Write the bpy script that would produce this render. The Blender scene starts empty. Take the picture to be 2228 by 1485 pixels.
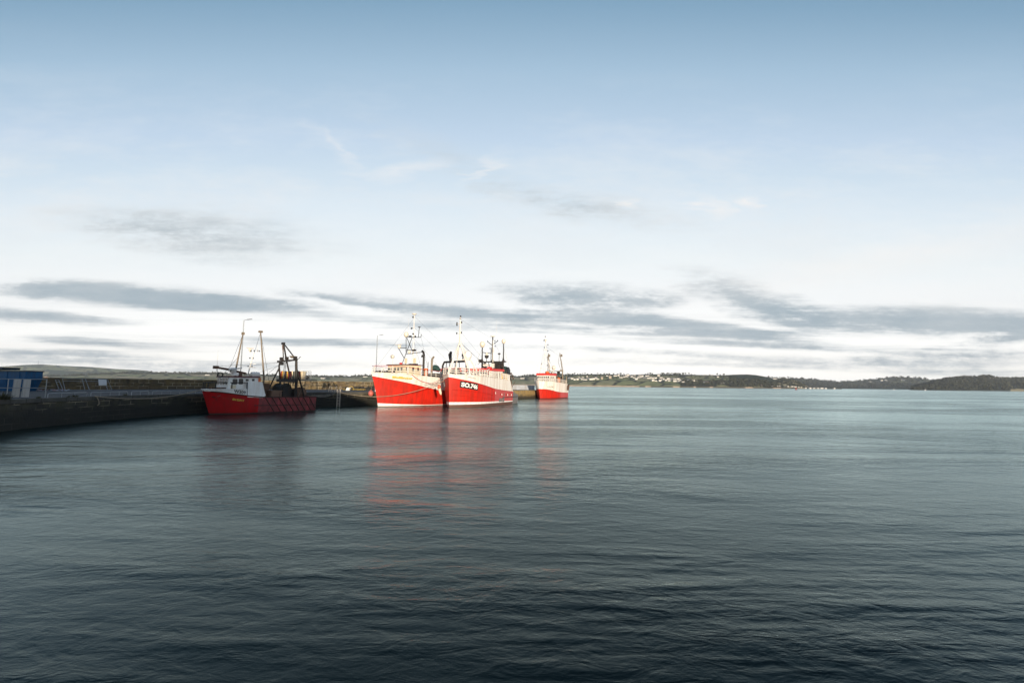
import bpy, bmesh, math, random
from mathutils import Vector, Matrix, Euler, noise
R = math.radians
random.seed(11)
scene = bpy.context.scene
C = scene.collection

# ------------------------------------------------------------------ camera
F_PX, CX, CY, EYE = 1000.0, 1114.0, 742.5, 4.9
PITCH, ROLL = math.atan(93.3 / F_PX), math.atan(0.0112)
fwd = Vector((0, math.cos(PITCH), math.sin(PITCH)))
up0 = Vector((0, -math.sin(PITCH), math.cos(PITCH)))
rt = Vector((math.cos(ROLL), 0, 0)) + math.sin(ROLL) * up0
upv = math.cos(ROLL) * up0 - Vector((math.sin(ROLL), 0, 0))
cam_d = bpy.data.cameras.new('camera'); cam = bpy.data.objects.new('camera', cam_d); C.objects.link(cam)
cam_d.sensor_width = 36; cam_d.lens = F_PX / 2228 * 36
cam_d.clip_start = 0.1; cam_d.clip_end = 40000
M = Matrix.Identity(4)
for i, v in enumerate((rt, upv, -fwd)):
    M[0][i], M[1][i], M[2][i] = v
M[2][3] = EYE
cam.matrix_world = M
scene.camera = cam

def ray(px, py):
    return fwd + rt * ((px - CX) / F_PX) - upv * ((py - CY) / F_PX)
def at(px, py, Y):                       # surveyed point: direction of a pixel at a forward distance Y
    d = ray(px, py); return d * (Y / d.y) + Vector((0, 0, EYE))
def on(px, py, z):                       # surveyed point on a level
    d = ray(px, py); return d * ((z - EYE) / d.z) + Vector((0, 0, EYE))

# ------------------------------------------------------------------ light
SUN_EL, SUN_AZ = R(5.0), math.atan2(0.25, -1.0)      # low sun behind the viewer
sun_dir = Vector((math.sin(SUN_AZ) * math.cos(SUN_EL), math.cos(SUN_AZ) * math.cos(SUN_EL), math.sin(SUN_EL)))
sd = bpy.data.lights.new('sun', 'SUN'); so = bpy.data.objects.new('sun', sd); C.objects.link(so)
sd.energy = 5.0; sd.angle = R(0.5); sd.color = (1.0, 0.85, 0.66)
so.rotation_euler = (-sun_dir).to_track_quat('-Z', 'Y').to_euler()
so.location = (0, -100, 60)

scene.view_settings.view_transform = 'Standard'; scene.view_settings.look = 'None'
EXP = 0.3
scene.view_settings.exposure = EXP; scene.view_settings.gamma = 1.0
scene.view_settings.use_curve_mapping = False

def lin(c):
    return tuple(((v / 255 + 0.055) / 1.055) ** 2.4 if v > 10 else v / 255 / 12.92 for v in c)

# ------------------------------------------------------------------ sky
W = bpy.data.worlds.new('World'); scene.world = W; W.use_nodes = True
nt = W.node_tree; N = nt.nodes; Lk = nt.links; N.clear()
def nd(t, **kw):
    n = N.new(t)
    for k, v in kw.items(): setattr(n, k, v)
    return n
def mth(op, a, b=None, clamp=False):
    n = nd('ShaderNodeMath', operation=op, use_clamp=clamp)
    for i, v in enumerate((a, b)):
        if v is None: continue
        if isinstance(v, (int, float)): n.inputs[i].default_value = v
        else: Lk.new(v, n.inputs[i])
    return n.outputs[0]
def mixc(f, a, b):
    n = nd('ShaderNodeMix', data_type='RGBA')
    for s, v in ((0, f), (6, a), (7, b)):
        if isinstance(v, (int, float)): n.inputs[s].default_value = v
        elif isinstance(v, tuple): n.inputs[s].default_value = v + (1,) if len(v) == 3 else v
        else: Lk.new(v, n.inputs[s])
    return n.outputs[2]
BG = 0.1
KE = 1 / BG / 2 ** EXP
def sk(c, k=1.0): return tuple(v * KE * k for v in lin(c))
tc = nd('ShaderNodeTexCoord').outputs['Generated']
sep = nd('ShaderNodeSeparateXYZ'); Lk.new(tc, sep.inputs[0])
X_, Y_, Z_ = sep.outputs
yy = mth('MAXIMUM', mth('ABSOLUTE', Y_), 0.12)
A_ = mth('DIVIDE', X_, yy); E_ = mth('DIVIDE', Z_, yy)
zc = mth('MAXIMUM', Z_, 0.0)
# blue deepens upwards and towards the directions at right angles to the sun
zs = mth('DIVIDE', zc, mth('SQRT', mth('ADD', mth('MULTIPLY', yy, yy), mth('MULTIPLY', zc, zc))))
nis = nd('ShaderNodeTexSky', sky_type='NISHITA', sun_disc=False)
nis.sun_elevation = SUN_EL; nis.sun_rotation = SUN_AZ; nis.altitude = 0; nis.air_density = 1; nis.dust_density = 1; nis.ozone_density = 1
ramp = nd('ShaderNodeValToRGB'); Lk.new(zs, ramp.inputs[0])
# the thin high veil that whitens the sky towards the horizon, by height above it
stops = [(0.0, (236, 235, 232)), (0.035, (252, 249, 243)), (0.085, (255, 254, 251)), (0.184, (252, 254, 255)), (0.27, (243, 250, 253)), (0.368, (225, 238, 248)), (0.43, (209, 227, 242)),
         (0.488, (195, 216, 237)), (0.587, (166, 195, 219)), (0.665, (131, 167, 195)), (0.80, (92, 126, 166)), (1.0, (62, 94, 134))]
el = ramp.color_ramp.elements
el[0].position, el[1].position = 0.0, 1.0
for p, c in stops[1:-1]: el.new(p)
for e, (p, c) in zip(sorted(el, key=lambda e: e.position), stops):
    e.position = p; k_ = 1.03 + 0.55 * max(0, 1 - p / 0.20); e.color = tuple(v * k_ for v in lin(c)) + (1,)
veil = nd('ShaderNodeVectorMath', operation='SCALE'); Lk.new(ramp.outputs[0], veil.inputs[0]); veil.inputs[3].default_value = KE
sky = mixc(0.96, nis.outputs[0], veil.outputs[0])
# cloud field
cmb = nd('ShaderNodeCombineXYZ'); Lk.new(A_, cmb.inputs[0]); Lk.new(E_, cmb.inputs[1])
def noise_n(scale, sx, sy, rot, detail, rough=0.55, off=0.0):
    m = nd('ShaderNodeMapping'); Lk.new(cmb.outputs[0], m.inputs[0])
    m.inputs['Scale'].default_value = (sx, sy, 1); m.inputs['Rotation'].default_value = (0, 0, rot); m.inputs['Location'].default_value = (off, off * .7, off * .3)
    n = nd('ShaderNodeTexNoise'); Lk.new(m.outputs[0], n.inputs['Vector'])
    n.inputs['Scale'].default_value = scale; n.inputs['Detail'].default_value = detail; n.inputs['Roughness'].default_value = rough
    return n.outputs['Fac']
nz1 = noise_n(1.0, 4.2, 19, R(8), 10, 0.68)
nz2 = noise_n(1.0, 17, 56, R(13), 9, 0.72, 3.1)
nz3 = noise_n(1.0, 2.0, 6, R(12), 4, 0.5, 7.7)
nz4 = noise_n(1.0, 1.3, 34, R(3.5), 8, 0.62, 11.3)      # long thin streaks low down
nz5 = noise_n(1.0, 2.6, 9, R(24), 9, 0.68, 5.9)         # faint fibrous cirrus higher up
warp = nd('ShaderNodeVectorMath', operation='MULTIPLY_ADD')
wv = nd('ShaderNodeCombineXYZ'); Lk.new(mth('SUBTRACT', nz1, 0.5), wv.inputs[0]); Lk.new(mth('SUBTRACT', nz3, 0.5), wv.inputs[1])
Lk.new(wv.outputs[0], warp.inputs[0]); warp.inputs[1].default_value = (0.30, 0.045, 0); Lk.new(cmb.outputs[0], warp.inputs[2])
patches = [  # bearing px, height px, half length, half height, slope, strength
    (370, 512, 320, 60, .15, .66), (560, 490, 300, 60, .22, .30), (300, 640, 380, 30, .05, .85), (500, 658, 250, 18, .05, .7), (180, 632, 200, 24, .02, .5), (90, 687, 200, 15, .07, .70),
    (1265, 645, 230, 38, .06, .9), (1430, 652, 140, 22, -.1, .5), (1440, 704, 300, 20, .09, .75), (1620, 640, 190, 42, .30, .7), (2010, 697, 330, 38, .02, .85), (2230, 705, 160, 26, .0, .5), (1740, 722, 160, 10, .05, .3),
    (1310, 458, 300, 50, .16, .46), (960, 335, 300, 60, .38, .24), (1000, 672, 420, 22, .11, .62), (740, 650, 200, 10, .12, .45), (1000, 708, 420, 16, .05, .50), (860, 747, 330, 13, .02, .55),
    (200, 742, 220, 9, .06, .45), (90, 766, 280, 12, .03, .62), (300, 790, 400, 15, .02, .5), (700, 790, 360, 12, .0, .32),
    (2150, 770, 380, 20, -.03, .6), (2190, 735, 160, 14, -.1, .7), (1700, 752, 420, 9, .02, .55), (1800, 788, 600, 20, .01, .45), (1350, 765, 300, 10, .03, .45), (1550, 730, 300, 12, .04, .5), (1400, 795, 400, 10, .0, .35)]
tot = None
for (px, py, hw, hh, sl, st) in patches:
    d = ray(px, py); a0, e0 = d.x / d.y, d.z / d.y
    m = nd('ShaderNodeMapping', vector_type='TEXTURE'); Lk.new(warp.outputs[0], m.inputs[0])
    m.inputs['Location'].default_value = (a0, e0, 0); m.inputs['Rotation'].default_value = (0, 0, -math.atan(sl)); m.inputs['Scale'].default_value = (hw * 1.15 / 1000, hh * 1.2 / 1000, 1)
    g = nd('ShaderNodeTexGradient', gradient_type='SPHERICAL'); Lk.new(m.outputs[0], g.inputs[0])
    v = mth('MULTIPLY', g.outputs['Fac'], st)
    tot = v if tot is None else mth('ADD', tot, v)
nmix = mth('ADD', mth('ADD', mth('MULTIPLY', nz1, 2.6), mth('MULTIPLY', nz2, 2.6)), mth('MULTIPLY', mth('SUBTRACT', nz4, 0.5), 2.4))          # about 2.6 on average
den = mth('MULTIPLY', tot, mth('MAXIMUM', mth('SUBTRACT', nmix, 1.28), 0.0))
low = mth('MULTIPLY', mth('SUBTRACT', 1.0, mth('MULTIPLY', mth('ABSOLUTE', mth('SUBTRACT', E_, 0.085)), 7.0), True), mth('SUBTRACT', nz4, 0.46, True))
den = mth('ADD', den, mth('MULTIPLY', low, 2.6))
mr = nd('ShaderNodeMapRange', interpolation_type='SMOOTHSTEP'); Lk.new(den, mr.inputs[0]); mr.inputs[1].default_value = 0.04; mr.inputs[2].default_value = 0.85
cl_f = mth('MULTIPLY', mr.outputs[0], 0.92)
cr = nd('ShaderNodeValToRGB'); Lk.new(mth('ADD', mth('MULTIPLY', den, 0.6), mth('MULTIPLY', mth('SUBTRACT', nz3, 0.38), 1.6)), cr.inputs[0])
cr.color_ramp.elements[0].color = lin((222, 226, 228)) + (1,); cr.color_ramp.elements[1].color = lin((158, 177, 189)) + (1,)
cr.color_ramp.elements[0].position = 0.1; cr.color_ramp.elements[1].position = 0.95
cs = nd('ShaderNodeVectorMath', operation='SCALE'); Lk.new(cr.outputs[0], cs.inputs[0]); cs.inputs[3].default_value = KE
sky = mixc(cl_f, sky, cs.outputs[0])
wt = None
for (px, py, hw, hh, sl, st) in [(722, 318, 70, 10, .85, .38), (755, 360, 60, 14, .7, .2), (1040, 370, 45, 10, -.75, .42), (1075, 352, 60, 12, -.6, .2), (1385, 446, 18, 8, .4, 1.0), (1555, 455, 30, 24, .1, .8), (1632, 440, 26, 12, -.2, .9), (890, 372, 90, 16, -.25, .5), (1950, 560, 420, 36, -.2, .5)]:
    d = ray(px, py); a0, e0 = d.x / d.y, d.z / d.y
    m = nd('ShaderNodeMapping', vector_type='TEXTURE'); Lk.new(warp.outputs[0], m.inputs[0])
    m.inputs['Location'].default_value = (a0, e0, 0); m.inputs['Rotation'].default_value = (0, 0, -math.atan(sl)); m.inputs['Scale'].default_value = (hw * 1.5 / 1000, hh * 1.5 / 1000, 1)
    g = nd('ShaderNodeTexGradient', gradient_type='SPHERICAL'); Lk.new(m.outputs[0], g.inputs[0]); v = mth('MULTIPLY', g.outputs['Fac'], st)
    wt = v if wt is None else mth('ADD', wt, v)
sky = mixc(mth('MULTIPLY', wt, mth('MULTIPLY', nz2, 1.5), True), sky, sk((255, 250, 246), 1.0))
# brighter warm-white wisps between the bands
wis = mth('MULTIPLY', mth('MULTIPLY', mth('SUBTRACT', nz1, 0.45, True), 2.2, True), mth('SUBTRACT', 1.0, mth('MULTIPLY', zc, 2.0), True))
cir = mth('MULTIPLY', mth('SUBTRACT', nz5, 0.47, True), mth('SUBTRACT', 1.0, mth('MULTIPLY', mth('ABSOLUTE', mth('SUBTRACT', E_, 0.42)), 3.2), True))
sky = mixc(mth('MULTIPLY', cir, 2.6, True), sky, sk((236, 240, 243)))
sky = mixc(mth('MULTIPLY', wis, 0.45), sky, sk((255, 251, 246), 1.1))
bg = nd('ShaderNodeBackground'); Lk.new(sky, bg.inputs[0]); bg.inputs[1].default_value = BG
wo = nd('ShaderNodeOutputWorld'); Lk.new(bg.outputs[0], wo.inputs[0])

# ------------------------------------------------------------------ materials
MATS = {}
def mat(name, col, rough=0.6, metal=0.0, spec=0.5, col2=None, scale=3.0, amount=0.5, bump=0.0, bscale=20.0, stretch=(1, 1, 1), streak=None, contrast=0.18):
    if name in MATS: return MATS[name]
    m = bpy.data.materials.new(name); m.use_nodes = True; t = m.node_tree; b = t.nodes['Principled BSDF']
    b.inputs['Base Color'].default_value = (*col, 1); b.inputs['Roughness'].default_value = rough; b.inputs['Metallic'].default_value = metal
    b.inputs['Specular IOR Level'].default_value = spec
    co = t.nodes.new('ShaderNodeTexCoord'); last = None
    def nz(sc, st, det=6, ro=.6):
        mp = t.nodes.new('ShaderNodeMapping'); mp.inputs['Scale'].default_value = st; t.links.new(co.outputs['Object'], mp.inputs[0])
        n = t.nodes.new('ShaderNodeTexNoise'); n.inputs['Scale'].default_value = sc; n.inputs['Detail'].default_value = det; n.inputs['Roughness'].default_value = ro
        t.links.new(mp.outputs[0], n.inputs['Vector']); return n.outputs['Fac']
    def mx(f, a, c, k):
        r = t.nodes.new('ShaderNodeMapRange'); r.inputs[1].default_value = .5 - contrast + .02; r.inputs[2].default_value = .5 + contrast + .02; r.inputs[4].default_value = k
        t.links.new(f, r.inputs[0])
        x = t.nodes.new('ShaderNodeMix'); x.data_type = 'RGBA'; t.links.new(r.outputs[0], x.inputs[0])
        if isinstance(a, tuple): x.inputs[6].default_value = (*a, 1)
        else: t.links.new(a, x.inputs[6])
        x.inputs[7].default_value = (*c, 1); return x.outputs[2]
    if col2 is None: col2 = tuple(v * 0.8 for v in col)
    last = mx(nz(scale, stretch), col, col2, amount)
    if streak: last = mx(nz(streak[1], streak[2]), last, streak[0], streak[3])
    t.links.new(last, b.inputs['Base Color'])
    if bump:
        bn = t.nodes.new('ShaderNodeBump'); bn.inputs['Strength'].default_value = bump; bn.inputs['Distance'].default_value = .05
        t.links.new(nz(bscale, (1, 1, 1)), bn.inputs['Height']); t.links.new(bn.outputs[0], b.inputs['Normal'])
    MATS[name] = m; return m

RUST = (0.16, 0.055, 0.02)
m_red = mat('red_hull_paint', (0.66, 0.020, 0.007), .5, spec=.22, col2=(.50, .012, .006), scale=.5, amount=.7, stretch=(1, 1, 1.5), streak=((.24, .02, .01), 1.3, (1, 1, .08), .75))
m_redold = mat('weathered_red_paint', (0.50, 0.008, 0.010), .5, spec=.25, col2=(.38, .008, .010), scale=.6, amount=.7, streak=((.12, .02, .015), 1.6, (1, 1, .15), .5))
m_redpale = mat('sun_faded_red_paint', (0.42, 0.05, 0.06), .6, col2=(.13, .022, .022), scale=.8, amount=.95, stretch=(1, 1, .6), streak=((.05, .025, .02), 2.2, (1, 1, .25), .75))
m_redgraze_rail = mat('rail_and_grazing_sun_red', (0.52, 0.07, 0.07), .6, col2=(.45, .05, .045), scale=.8, amount=.7, streak=((.30, .06, .05), 2.4, (1, 1, .15), .4))  # pinker red puts the weak grazing sun on hull sides into the colour
m_white = mat('white_boat_paint', (.85, .82, .77), .45, col2=(.77, .74, .68), scale=.7, amount=.6, streak=((.44, .27, .14), 1.2, (1, 1, .07), .55))
m_white2 = mat('bright_white_paint', (.88, .87, .85), .45, col2=(.80, .79, .76), scale=.9, amount=.5, streak=((.42, .28, .15), 1.8, (1, 1, .09), .40))
m_cream = mat('cream_paint', (.70, .60, .42), .5, col2=(.6, .5, .34), scale=1.5)
m_anti = mat('brown_antifouling', (.14, .055, .04), .6, col2=(.07, .05, .035), scale=1.0, amount=.8)
m_black = mat('black_rubber', (.012, .012, .012), .6)
m_strake = mat('dark_timber', (.03, .018, .014), .7, col2=(.06, .03, .02), scale=4)
m_glass = mat('dark_window_glass', (.010, .013, .017), .1, spec=.35)
m_dsteel = mat('dark_gantry_steel', (.018, .020, .021), .55, spec=.3, col2=(.045, .028, .018), scale=2.0, amount=.8)
m_rust = mat('rusty_steel', (.15, .075, .04), .75, col2=(.07, .04, .028), scale=2.5, amount=.9)
m_spar = mat('weathered_spar', (.24, .19, .13), .6, col2=(.14, .10, .07), scale=3, amount=.9, stretch=(1, 1, .3))
m_whitem = mat('white_mast_paint', (.78, .75, .70), .45, col2=(.6, .52, .42), scale=2, amount=.5)
m_grey = mat('galvanised_steel', (.30, .32, .33), .45, metal=.5, col2=(.2, .2, .2), scale=3)
m_greyp = mat('grey_hull_paint', (.13, .14, .155), .6, col2=(.22, .17, .12), scale=1.2, amount=.8)
m_maroon = mat('maroon_roof_paint', (.11, .022, .025), .6)
m_redroof = mat('red_roof_paint', (.58, .03, .02), .5)
m_orange = mat('orange_paint', (.72, .16, .03), .5)
m_orbuoy = mat('orange_buoy_vinyl', (.72, .12, .045), .35)
m_pinkbuoy = mat('faded_red_buoy_vinyl', (.50, .12, .09), .5, col2=(.4, .12, .1), scale=3)
m_dome = mat('radome_fibreglass', (.74, .66, .54), .45, col2=(.66, .58, .46), scale=2)
m_net = mat('green_net_twine', (.028, .075, .065), .9, col2=(.012, .03, .03), scale=8, amount=.9, bump=.8, bscale=30)
m_dnet = mat('dark_net_twine', (.035, .032, .025), .9, col2=(.015, .014, .012), scale=6, amount=.9, bump=.8, bscale=25)
m_ynet = mat('yellow_rope', (.42, .28, .05), .8, col2=(.25, .2, .05), scale=6)
m_yellow = mat('yellow_vinyl', (.72, .42, .03), .5)
m_gold = mat('gold_lettering', (.72, .52, .08), .5)
m_rope = mat('pale_mooring_rope', (.30, .24, .17), .85, col2=(.2, .16, .11), scale=5)
m_bluerope = mat('grey_mooring_rope', (.16, .16, .14), .85)
m_black2 = mat('black_plate_paint', (.02, .016, .014), .5)
m_letter = mat('white_lettering', (.85, .83, .78), .5)
m_dletter = mat('dark_lettering', (.03, .03, .035), .5)
m_tan = mat('tan_steel_box', (.20, .12, .08), .7, col2=(.12, .06, .04), scale=2, amount=.8)

# ------------------------------------------------------------------ mesh helper
class MB:
    def __init__(s): s.v = []; s.f = []; s.m = []; s.sm = []
    def add(s, vs, fs, mi=0, smooth=False):
        o = len(s.v); s.v += [tuple(v) for v in vs]
        for f in fs: s.f.append(tuple(o + i for i in f)); s.m.append(mi); s.sm.append(smooth)
        return s
    def box(s, c, sz, mi=0, rot=None):
        x, y, z = (d / 2 for d in sz)
        vs = [Vector(p) for p in ((-x, -y, -z), (x, -y, -z), (x, y, -z), (-x, y, -z), (-x, -y, z), (x, -y, z), (x, y, z), (-x, y, z))]
        if rot is not None: vs = [rot @ v for v in vs]
        return s.add([v + Vector(c) for v in vs], [(0, 3, 2, 1), (4, 5, 6, 7), (0, 1, 5, 4), (1, 2, 6, 5), (2, 3, 7, 6), (3, 0, 4, 7)], mi)
    def hexa(s, b, t, mi=0):            # bottom ring and top ring of 4 points
        return s.add(list(b) + list(t), [(0, 3, 2, 1), (4, 5, 6, 7), (0, 1, 5, 4), (1, 2, 6, 5), (2, 3, 7, 6), (3, 0, 4, 7)], mi)
    def tube(s, pts, r, n=8, mi=0, cap=True):
        pts = [Vector(p) for p in pts]; rs = r if isinstance(r, (list, tuple)) else [r] * len(pts)
        rings = []; up = None
        for i, p in enumerate(pts):
            d = (pts[min(i + 1, len(pts) - 1)] - pts[max(i - 1, 0)]).normalized()
            if up is None: up = d.orthogonal().normalized()
            up = (up - d * up.dot(d)).normalized(); w = d.cross(up)
            rings.append([p + (up * math.cos(2 * math.pi * k / n) + w * math.sin(2 * math.pi * k / n)) * rs[i] for k in range(n)])
        vs = [v for rg in rings for v in rg]; fs = []
        for i in range(len(pts) - 1):
            for k in range(n): fs.append((i * n + k, i * n + (k + 1) % n, (i + 1) * n + (k + 1) % n, (i + 1) * n + k))
        s.add(vs, fs, mi, n > 4)
        if cap: s.add(rings[0], [tuple(reversed(range(n)))], mi); s.add(rings[-1], [tuple(range(n))], mi)
        return s
    def beam(s, p0, p1, w, h=None, mi=0):
        p0, p1 = Vector(p0), Vector(p1); h = h or w; d = (p1 - p0).normalized()
        a = d.cross(Vector((0, 0, 1)))
        a = Vector((1, 0, 0)) if a.length < 1e-3 else a.normalized()
        b = a.cross(d)
        ring = [a * (i * w / 2) + b * (j * h / 2) for i, j in ((-1, -1), (1, -1), (1, 1), (-1, 1))]
        return s.hexa([p0 + q for q in ring], [p1 + q for q in ring], mi)
    def ball(s, c, r, n=14, m=9, mi=0, sz=(1, 1, 1), jit=0.0):
        vs = []; fs = []
        for i in range(m + 1):
            t = math.pi * i / m
            for k in range(n):
                q = 2 * math.pi * k / n
                v = Vector((math.sin(t) * math.cos(q), math.sin(t) * math.sin(q), math.cos(t)))
                k_ = 1 + (jit * noise.noise(v * 2.3 + Vector(c)) if jit else 0)
                vs.append(Vector(c) + Vector((v.x * sz[0], v.y * sz[1], v.z * sz[2])) * r * k_)
        for i in range(m):
            for k in range(n): fs.append((i * n + k, (i + 1) * n + k, (i + 1) * n + (k + 1) % n, i * n + (k + 1) % n))
        return s.add(vs, fs, mi, True)
    def lathe(s, c, prof, n=16, mi=0, axis=Vector((0, 0, 1))):
        q = Vector((0, 0, 1)).rotation_difference(Vector(axis)); vs = []; fs = []
        for (r, z) in prof:
            for k in range(n): vs.append(Vector(c) + q @ Vector((r * math.cos(2 * math.pi * k / n), r * math.sin(2 * math.pi * k / n), z)))
        for i in range(len(prof) - 1):
            for k in range(n): fs.append((i * n + k, i * n + (k + 1) % n, (i + 1) * n + (k + 1) % n, (i + 1) * n + k))
        return s.add(vs, fs, mi, True)
    def quad(s, pts, mi=0): return s.add(pts, [tuple(range(len(pts)))], mi)
    def build(s, name, mats, parent=None, loc=None):
        me = bpy.data.meshes.new(name); me.from_pydata(s.v, [], s.f)
        for m in (mats if isinstance(mats, (list, tuple)) else [mats]): me.materials.append(m)
        me.polygons.foreach_set('material_index', s.m); me.polygons.foreach_set('use_smooth', s.sm); me.update()
        o = bpy.data.objects.new(name, me); C.objects.link(o)
        if parent: o.parent = parent
        if loc is not None: o.location = loc
        return o
def tag(o, label=None, cat=None, group=None, kind=None):
    for k, v in (('label', label), ('category', cat), ('group', group), ('kind', kind)):
        if v: o[k] = v
    return o
def empty(name, loc, rz=0, label=None, cat=None, group=None):
    o = bpy.data.objects.new(name, None); C.objects.link(o); o.location = loc; o.rotation_euler = (0, 0, rz); o.empty_display_size = .5
    return tag(o, label, cat, group)
def curve(pts):
    def f(x):
        if x <= pts[0][0]: return pts[0][1]
        for (a, b), (c, d) in zip(pts, pts[1:]):
            if x <= c: return b + (d - b) * (x - a) / (c - a) if c > a else d
        return pts[-1][1]
    return f
def text_geo(txt, size, bold=0.0, shear=0.0, space=1.0):
    cu = bpy.data.curves.new('lettering', 'FONT'); cu.body = txt; cu.size = size; cu.offset = bold; cu.shear = shear; cu.space_character = space; cu.resolution_u = 3
    o = bpy.data.objects.new('lettering', cu); C.objects.link(o)
    dg = bpy.context.evaluated_depsgraph_get(); me = bpy.data.meshes.new_from_object(o.evaluated_get(dg))
    bt = bmesh.new(); bt.from_mesh(me); bmesh.ops.remove_doubles(bt, verts=bt.verts[:], dist=1e-5); bmesh.ops.triangulate(bt, faces=bt.faces[:], ngon_method='EAR_CLIP'); bt.to_mesh(me); bt.free()
    vs = [v.co.copy() for v in me.vertices]; fs = [tuple(p.vertices) for p in me.polygons]
    C.objects.unlink(o); bpy.data.objects.remove(o); bpy.data.curves.remove(cu); bpy.data.meshes.remove(me)
    x0 = min(v.x for v in vs); x1 = max(v.x for v in vs); y0 = min(v.y for v in vs); y1 = max(v.y for v in vs)
    return [((v.x - x0) / (x1 - x0), (v.y - y0) / (y1 - y0)) for v in vs], fs
def sag(p0, p1, drop, n=18):
    p0, p1 = Vector(p0), Vector(p1)
    return [p0.lerp(p1, i / n) - Vector((0, 0, 4 * drop * (i / n) * (1 - i / n))) for i in range(n + 1)]

# ------------------------------------------------------------------ water
def water_mat():
    m = bpy.data.materials.new('sea_water'); m.use_nodes = True; t = m.node_tree; t.nodes.remove(t.nodes['Principled BSDF'])
    df = t.nodes.new('ShaderNodeBsdfDiffuse'); df.inputs[0].default_value = (.0025, .0075, .006, 1)
    gl = t.nodes.new('ShaderNodeBsdfGlossy'); gl.inputs['Color'].default_value = (.84, 1.0, 1.0, 1); gl.inputs['Roughness'].default_value = .14
    fr = t.nodes.new('ShaderNodeFresnel'); fr.inputs['IOR'].default_value = 1.215
    mxs = t.nodes.new('ShaderNodeMixShader'); t.links.new(fr.outputs[0], mxs.inputs[0]); t.links.new(df.outputs[0], mxs.inputs[1]); t.links.new(gl.outputs[0], mxs.inputs[2]); t.links.new(mxs.outputs[0], t.nodes['Material Output'].inputs['Surface'])
    co = t.nodes.new('ShaderNodeTexCoord')
    def nz(scale, st, rot, det, ro=.55):
        mp = t.nodes.new('ShaderNodeMapping'); mp.inputs['Scale'].default_value = st; mp.inputs['Rotation'].default_value = (0, 0, rot); t.links.new(co.outputs['Object'], mp.inputs[0])
        n = t.nodes.new('ShaderNodeTexNoise'); n.inputs['Scale'].default_value = scale; n.inputs['Detail'].default_value = det; n.inputs['Roughness'].default_value = ro; n.inputs['Distortion'].default_value = .6
        t.links.new(mp.outputs[0], n.inputs['Vector']); return n.outputs['Fac']
    def ma(op, a, b_):
        n = t.nodes.new('ShaderNodeMath'); n.operation = op
        for i, v in enumerate((a, b_)):
            if isinstance(v, (int, float)): n.inputs[i].default_value = v
            else: t.links.new(v, n.inputs[i])
        return n.outputs[0]
    h = ma('MULTIPLY', nz(.20, (.6, 1.5, 1), R(-14), 2), .50)
    h = ma('ADD', h, ma('MULTIPLY', nz(.8, (.6, 1.25, 1), R(12), 4), .24))
    h = ma('ADD', h, ma('MULTIPLY', nz(2.0, (.65, 1.2, 1), R(-9), 5), .22))
    h = ma('ADD', h, ma('MULTIPLY', nz(5.0, (.5, 1.1, 1), R(5), 3), .065))
    patch = ma('ADD', ma('MULTIPLY', nz(.055, (.30, 1.2, 1), R(14), 5, .6), .55), ma('MULTIPLY', nz(.016, (.5, 1.3, 1), R(-20), 3), .45))
    mr = t.nodes.new('ShaderNodeMapRange'); mr.interpolation_type = 'SMOOTHSTEP'; mr.inputs[1].default_value = .43; mr.inputs[2].default_value = .57; mr.inputs[3].default_value = .42; mr.inputs[4].default_value = 1.55; t.links.new(patch, mr.inputs[0])
    # ripples flattened near the viewer: foreground darkening put into the wave shape
    sp = t.nodes.new('ShaderNodeSeparateXYZ'); t.links.new(co.outputs['Object'], sp.inputs[0])
    near_darken = t.nodes.new('ShaderNodeMapRange'); near_darken.interpolation_type = 'SMOOTHSTEP'; near_darken.inputs[1].default_value = 2; near_darken.inputs[2].default_value = 60; near_darken.inputs[3].default_value = .38; near_darken.inputs[4].default_value = .66; t.links.new(sp.outputs[1], near_darken.inputs[0])
    h = ma('MULTIPLY', h, ma('MULTIPLY', mr.outputs[0], near_darken.outputs[0]))
    bn = t.nodes.new('ShaderNodeBump'); bn.inputs['Strength'].default_value = 1.0; bn.inputs['Distance'].default_value = .60
    t.links.new(h, bn.inputs['Height'])
    for q in (df, gl, fr): t.links.new(bn.outputs[0], q.inputs['Normal'])
    return m
wm = water_mat()
w = MB()
w.quad([(-16000, -60, 0), (16000, -60, 0), (16000, 16000, 0), (-16000, 16000, 0)])
tag(w.build('water', wm), kind='structure')

# ------------------------------------------------------------------ quay
EDGE = [(-42, 6), (-45.5, 25), (-47.3, 40), (-48.6, 50), (-49.3, 58), (-48.7, 66), (-46.6, 74), (-43.0, 82.5), (-38.6, 90.5), (-34.6, 95.6), (-29.9, 101.0), (-20, 118.2), (-5, 144.2), (8.2, 167)]
FOOT = [(-100, 30), (-92, 70), (-86.2, 89.7), (-84, 101.5), (-76.5, 114.5), (-52.4, 128), (-42, 138), (-22, 173), (-9, 196)]
DECK, TOP = 2.9, 5.2
def dense(pl, step):
    out = []
    for (a, b) in zip(pl, pl[1:]):
        n = max(1, int(math.dist(a, b) / step))
        out += [(a[0] + (b[0] - a[0]) * i / n, a[1] + (b[1] - a[1]) * i / n) for i in range(n)]
    return out + [pl[-1]]
def chaikin(pl):
    out = [pl[0]]
    for a, b in zip(pl, pl[1:]):
        out += [(a[0] * .75 + b[0] * .25, a[1] * .75 + b[1] * .25), (a[0] * .25 + b[0] * .75, a[1] * .25 + b[1] * .75)]
    return out + [pl[-1]]
EDGE = chaikin(EDGE)
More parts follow.
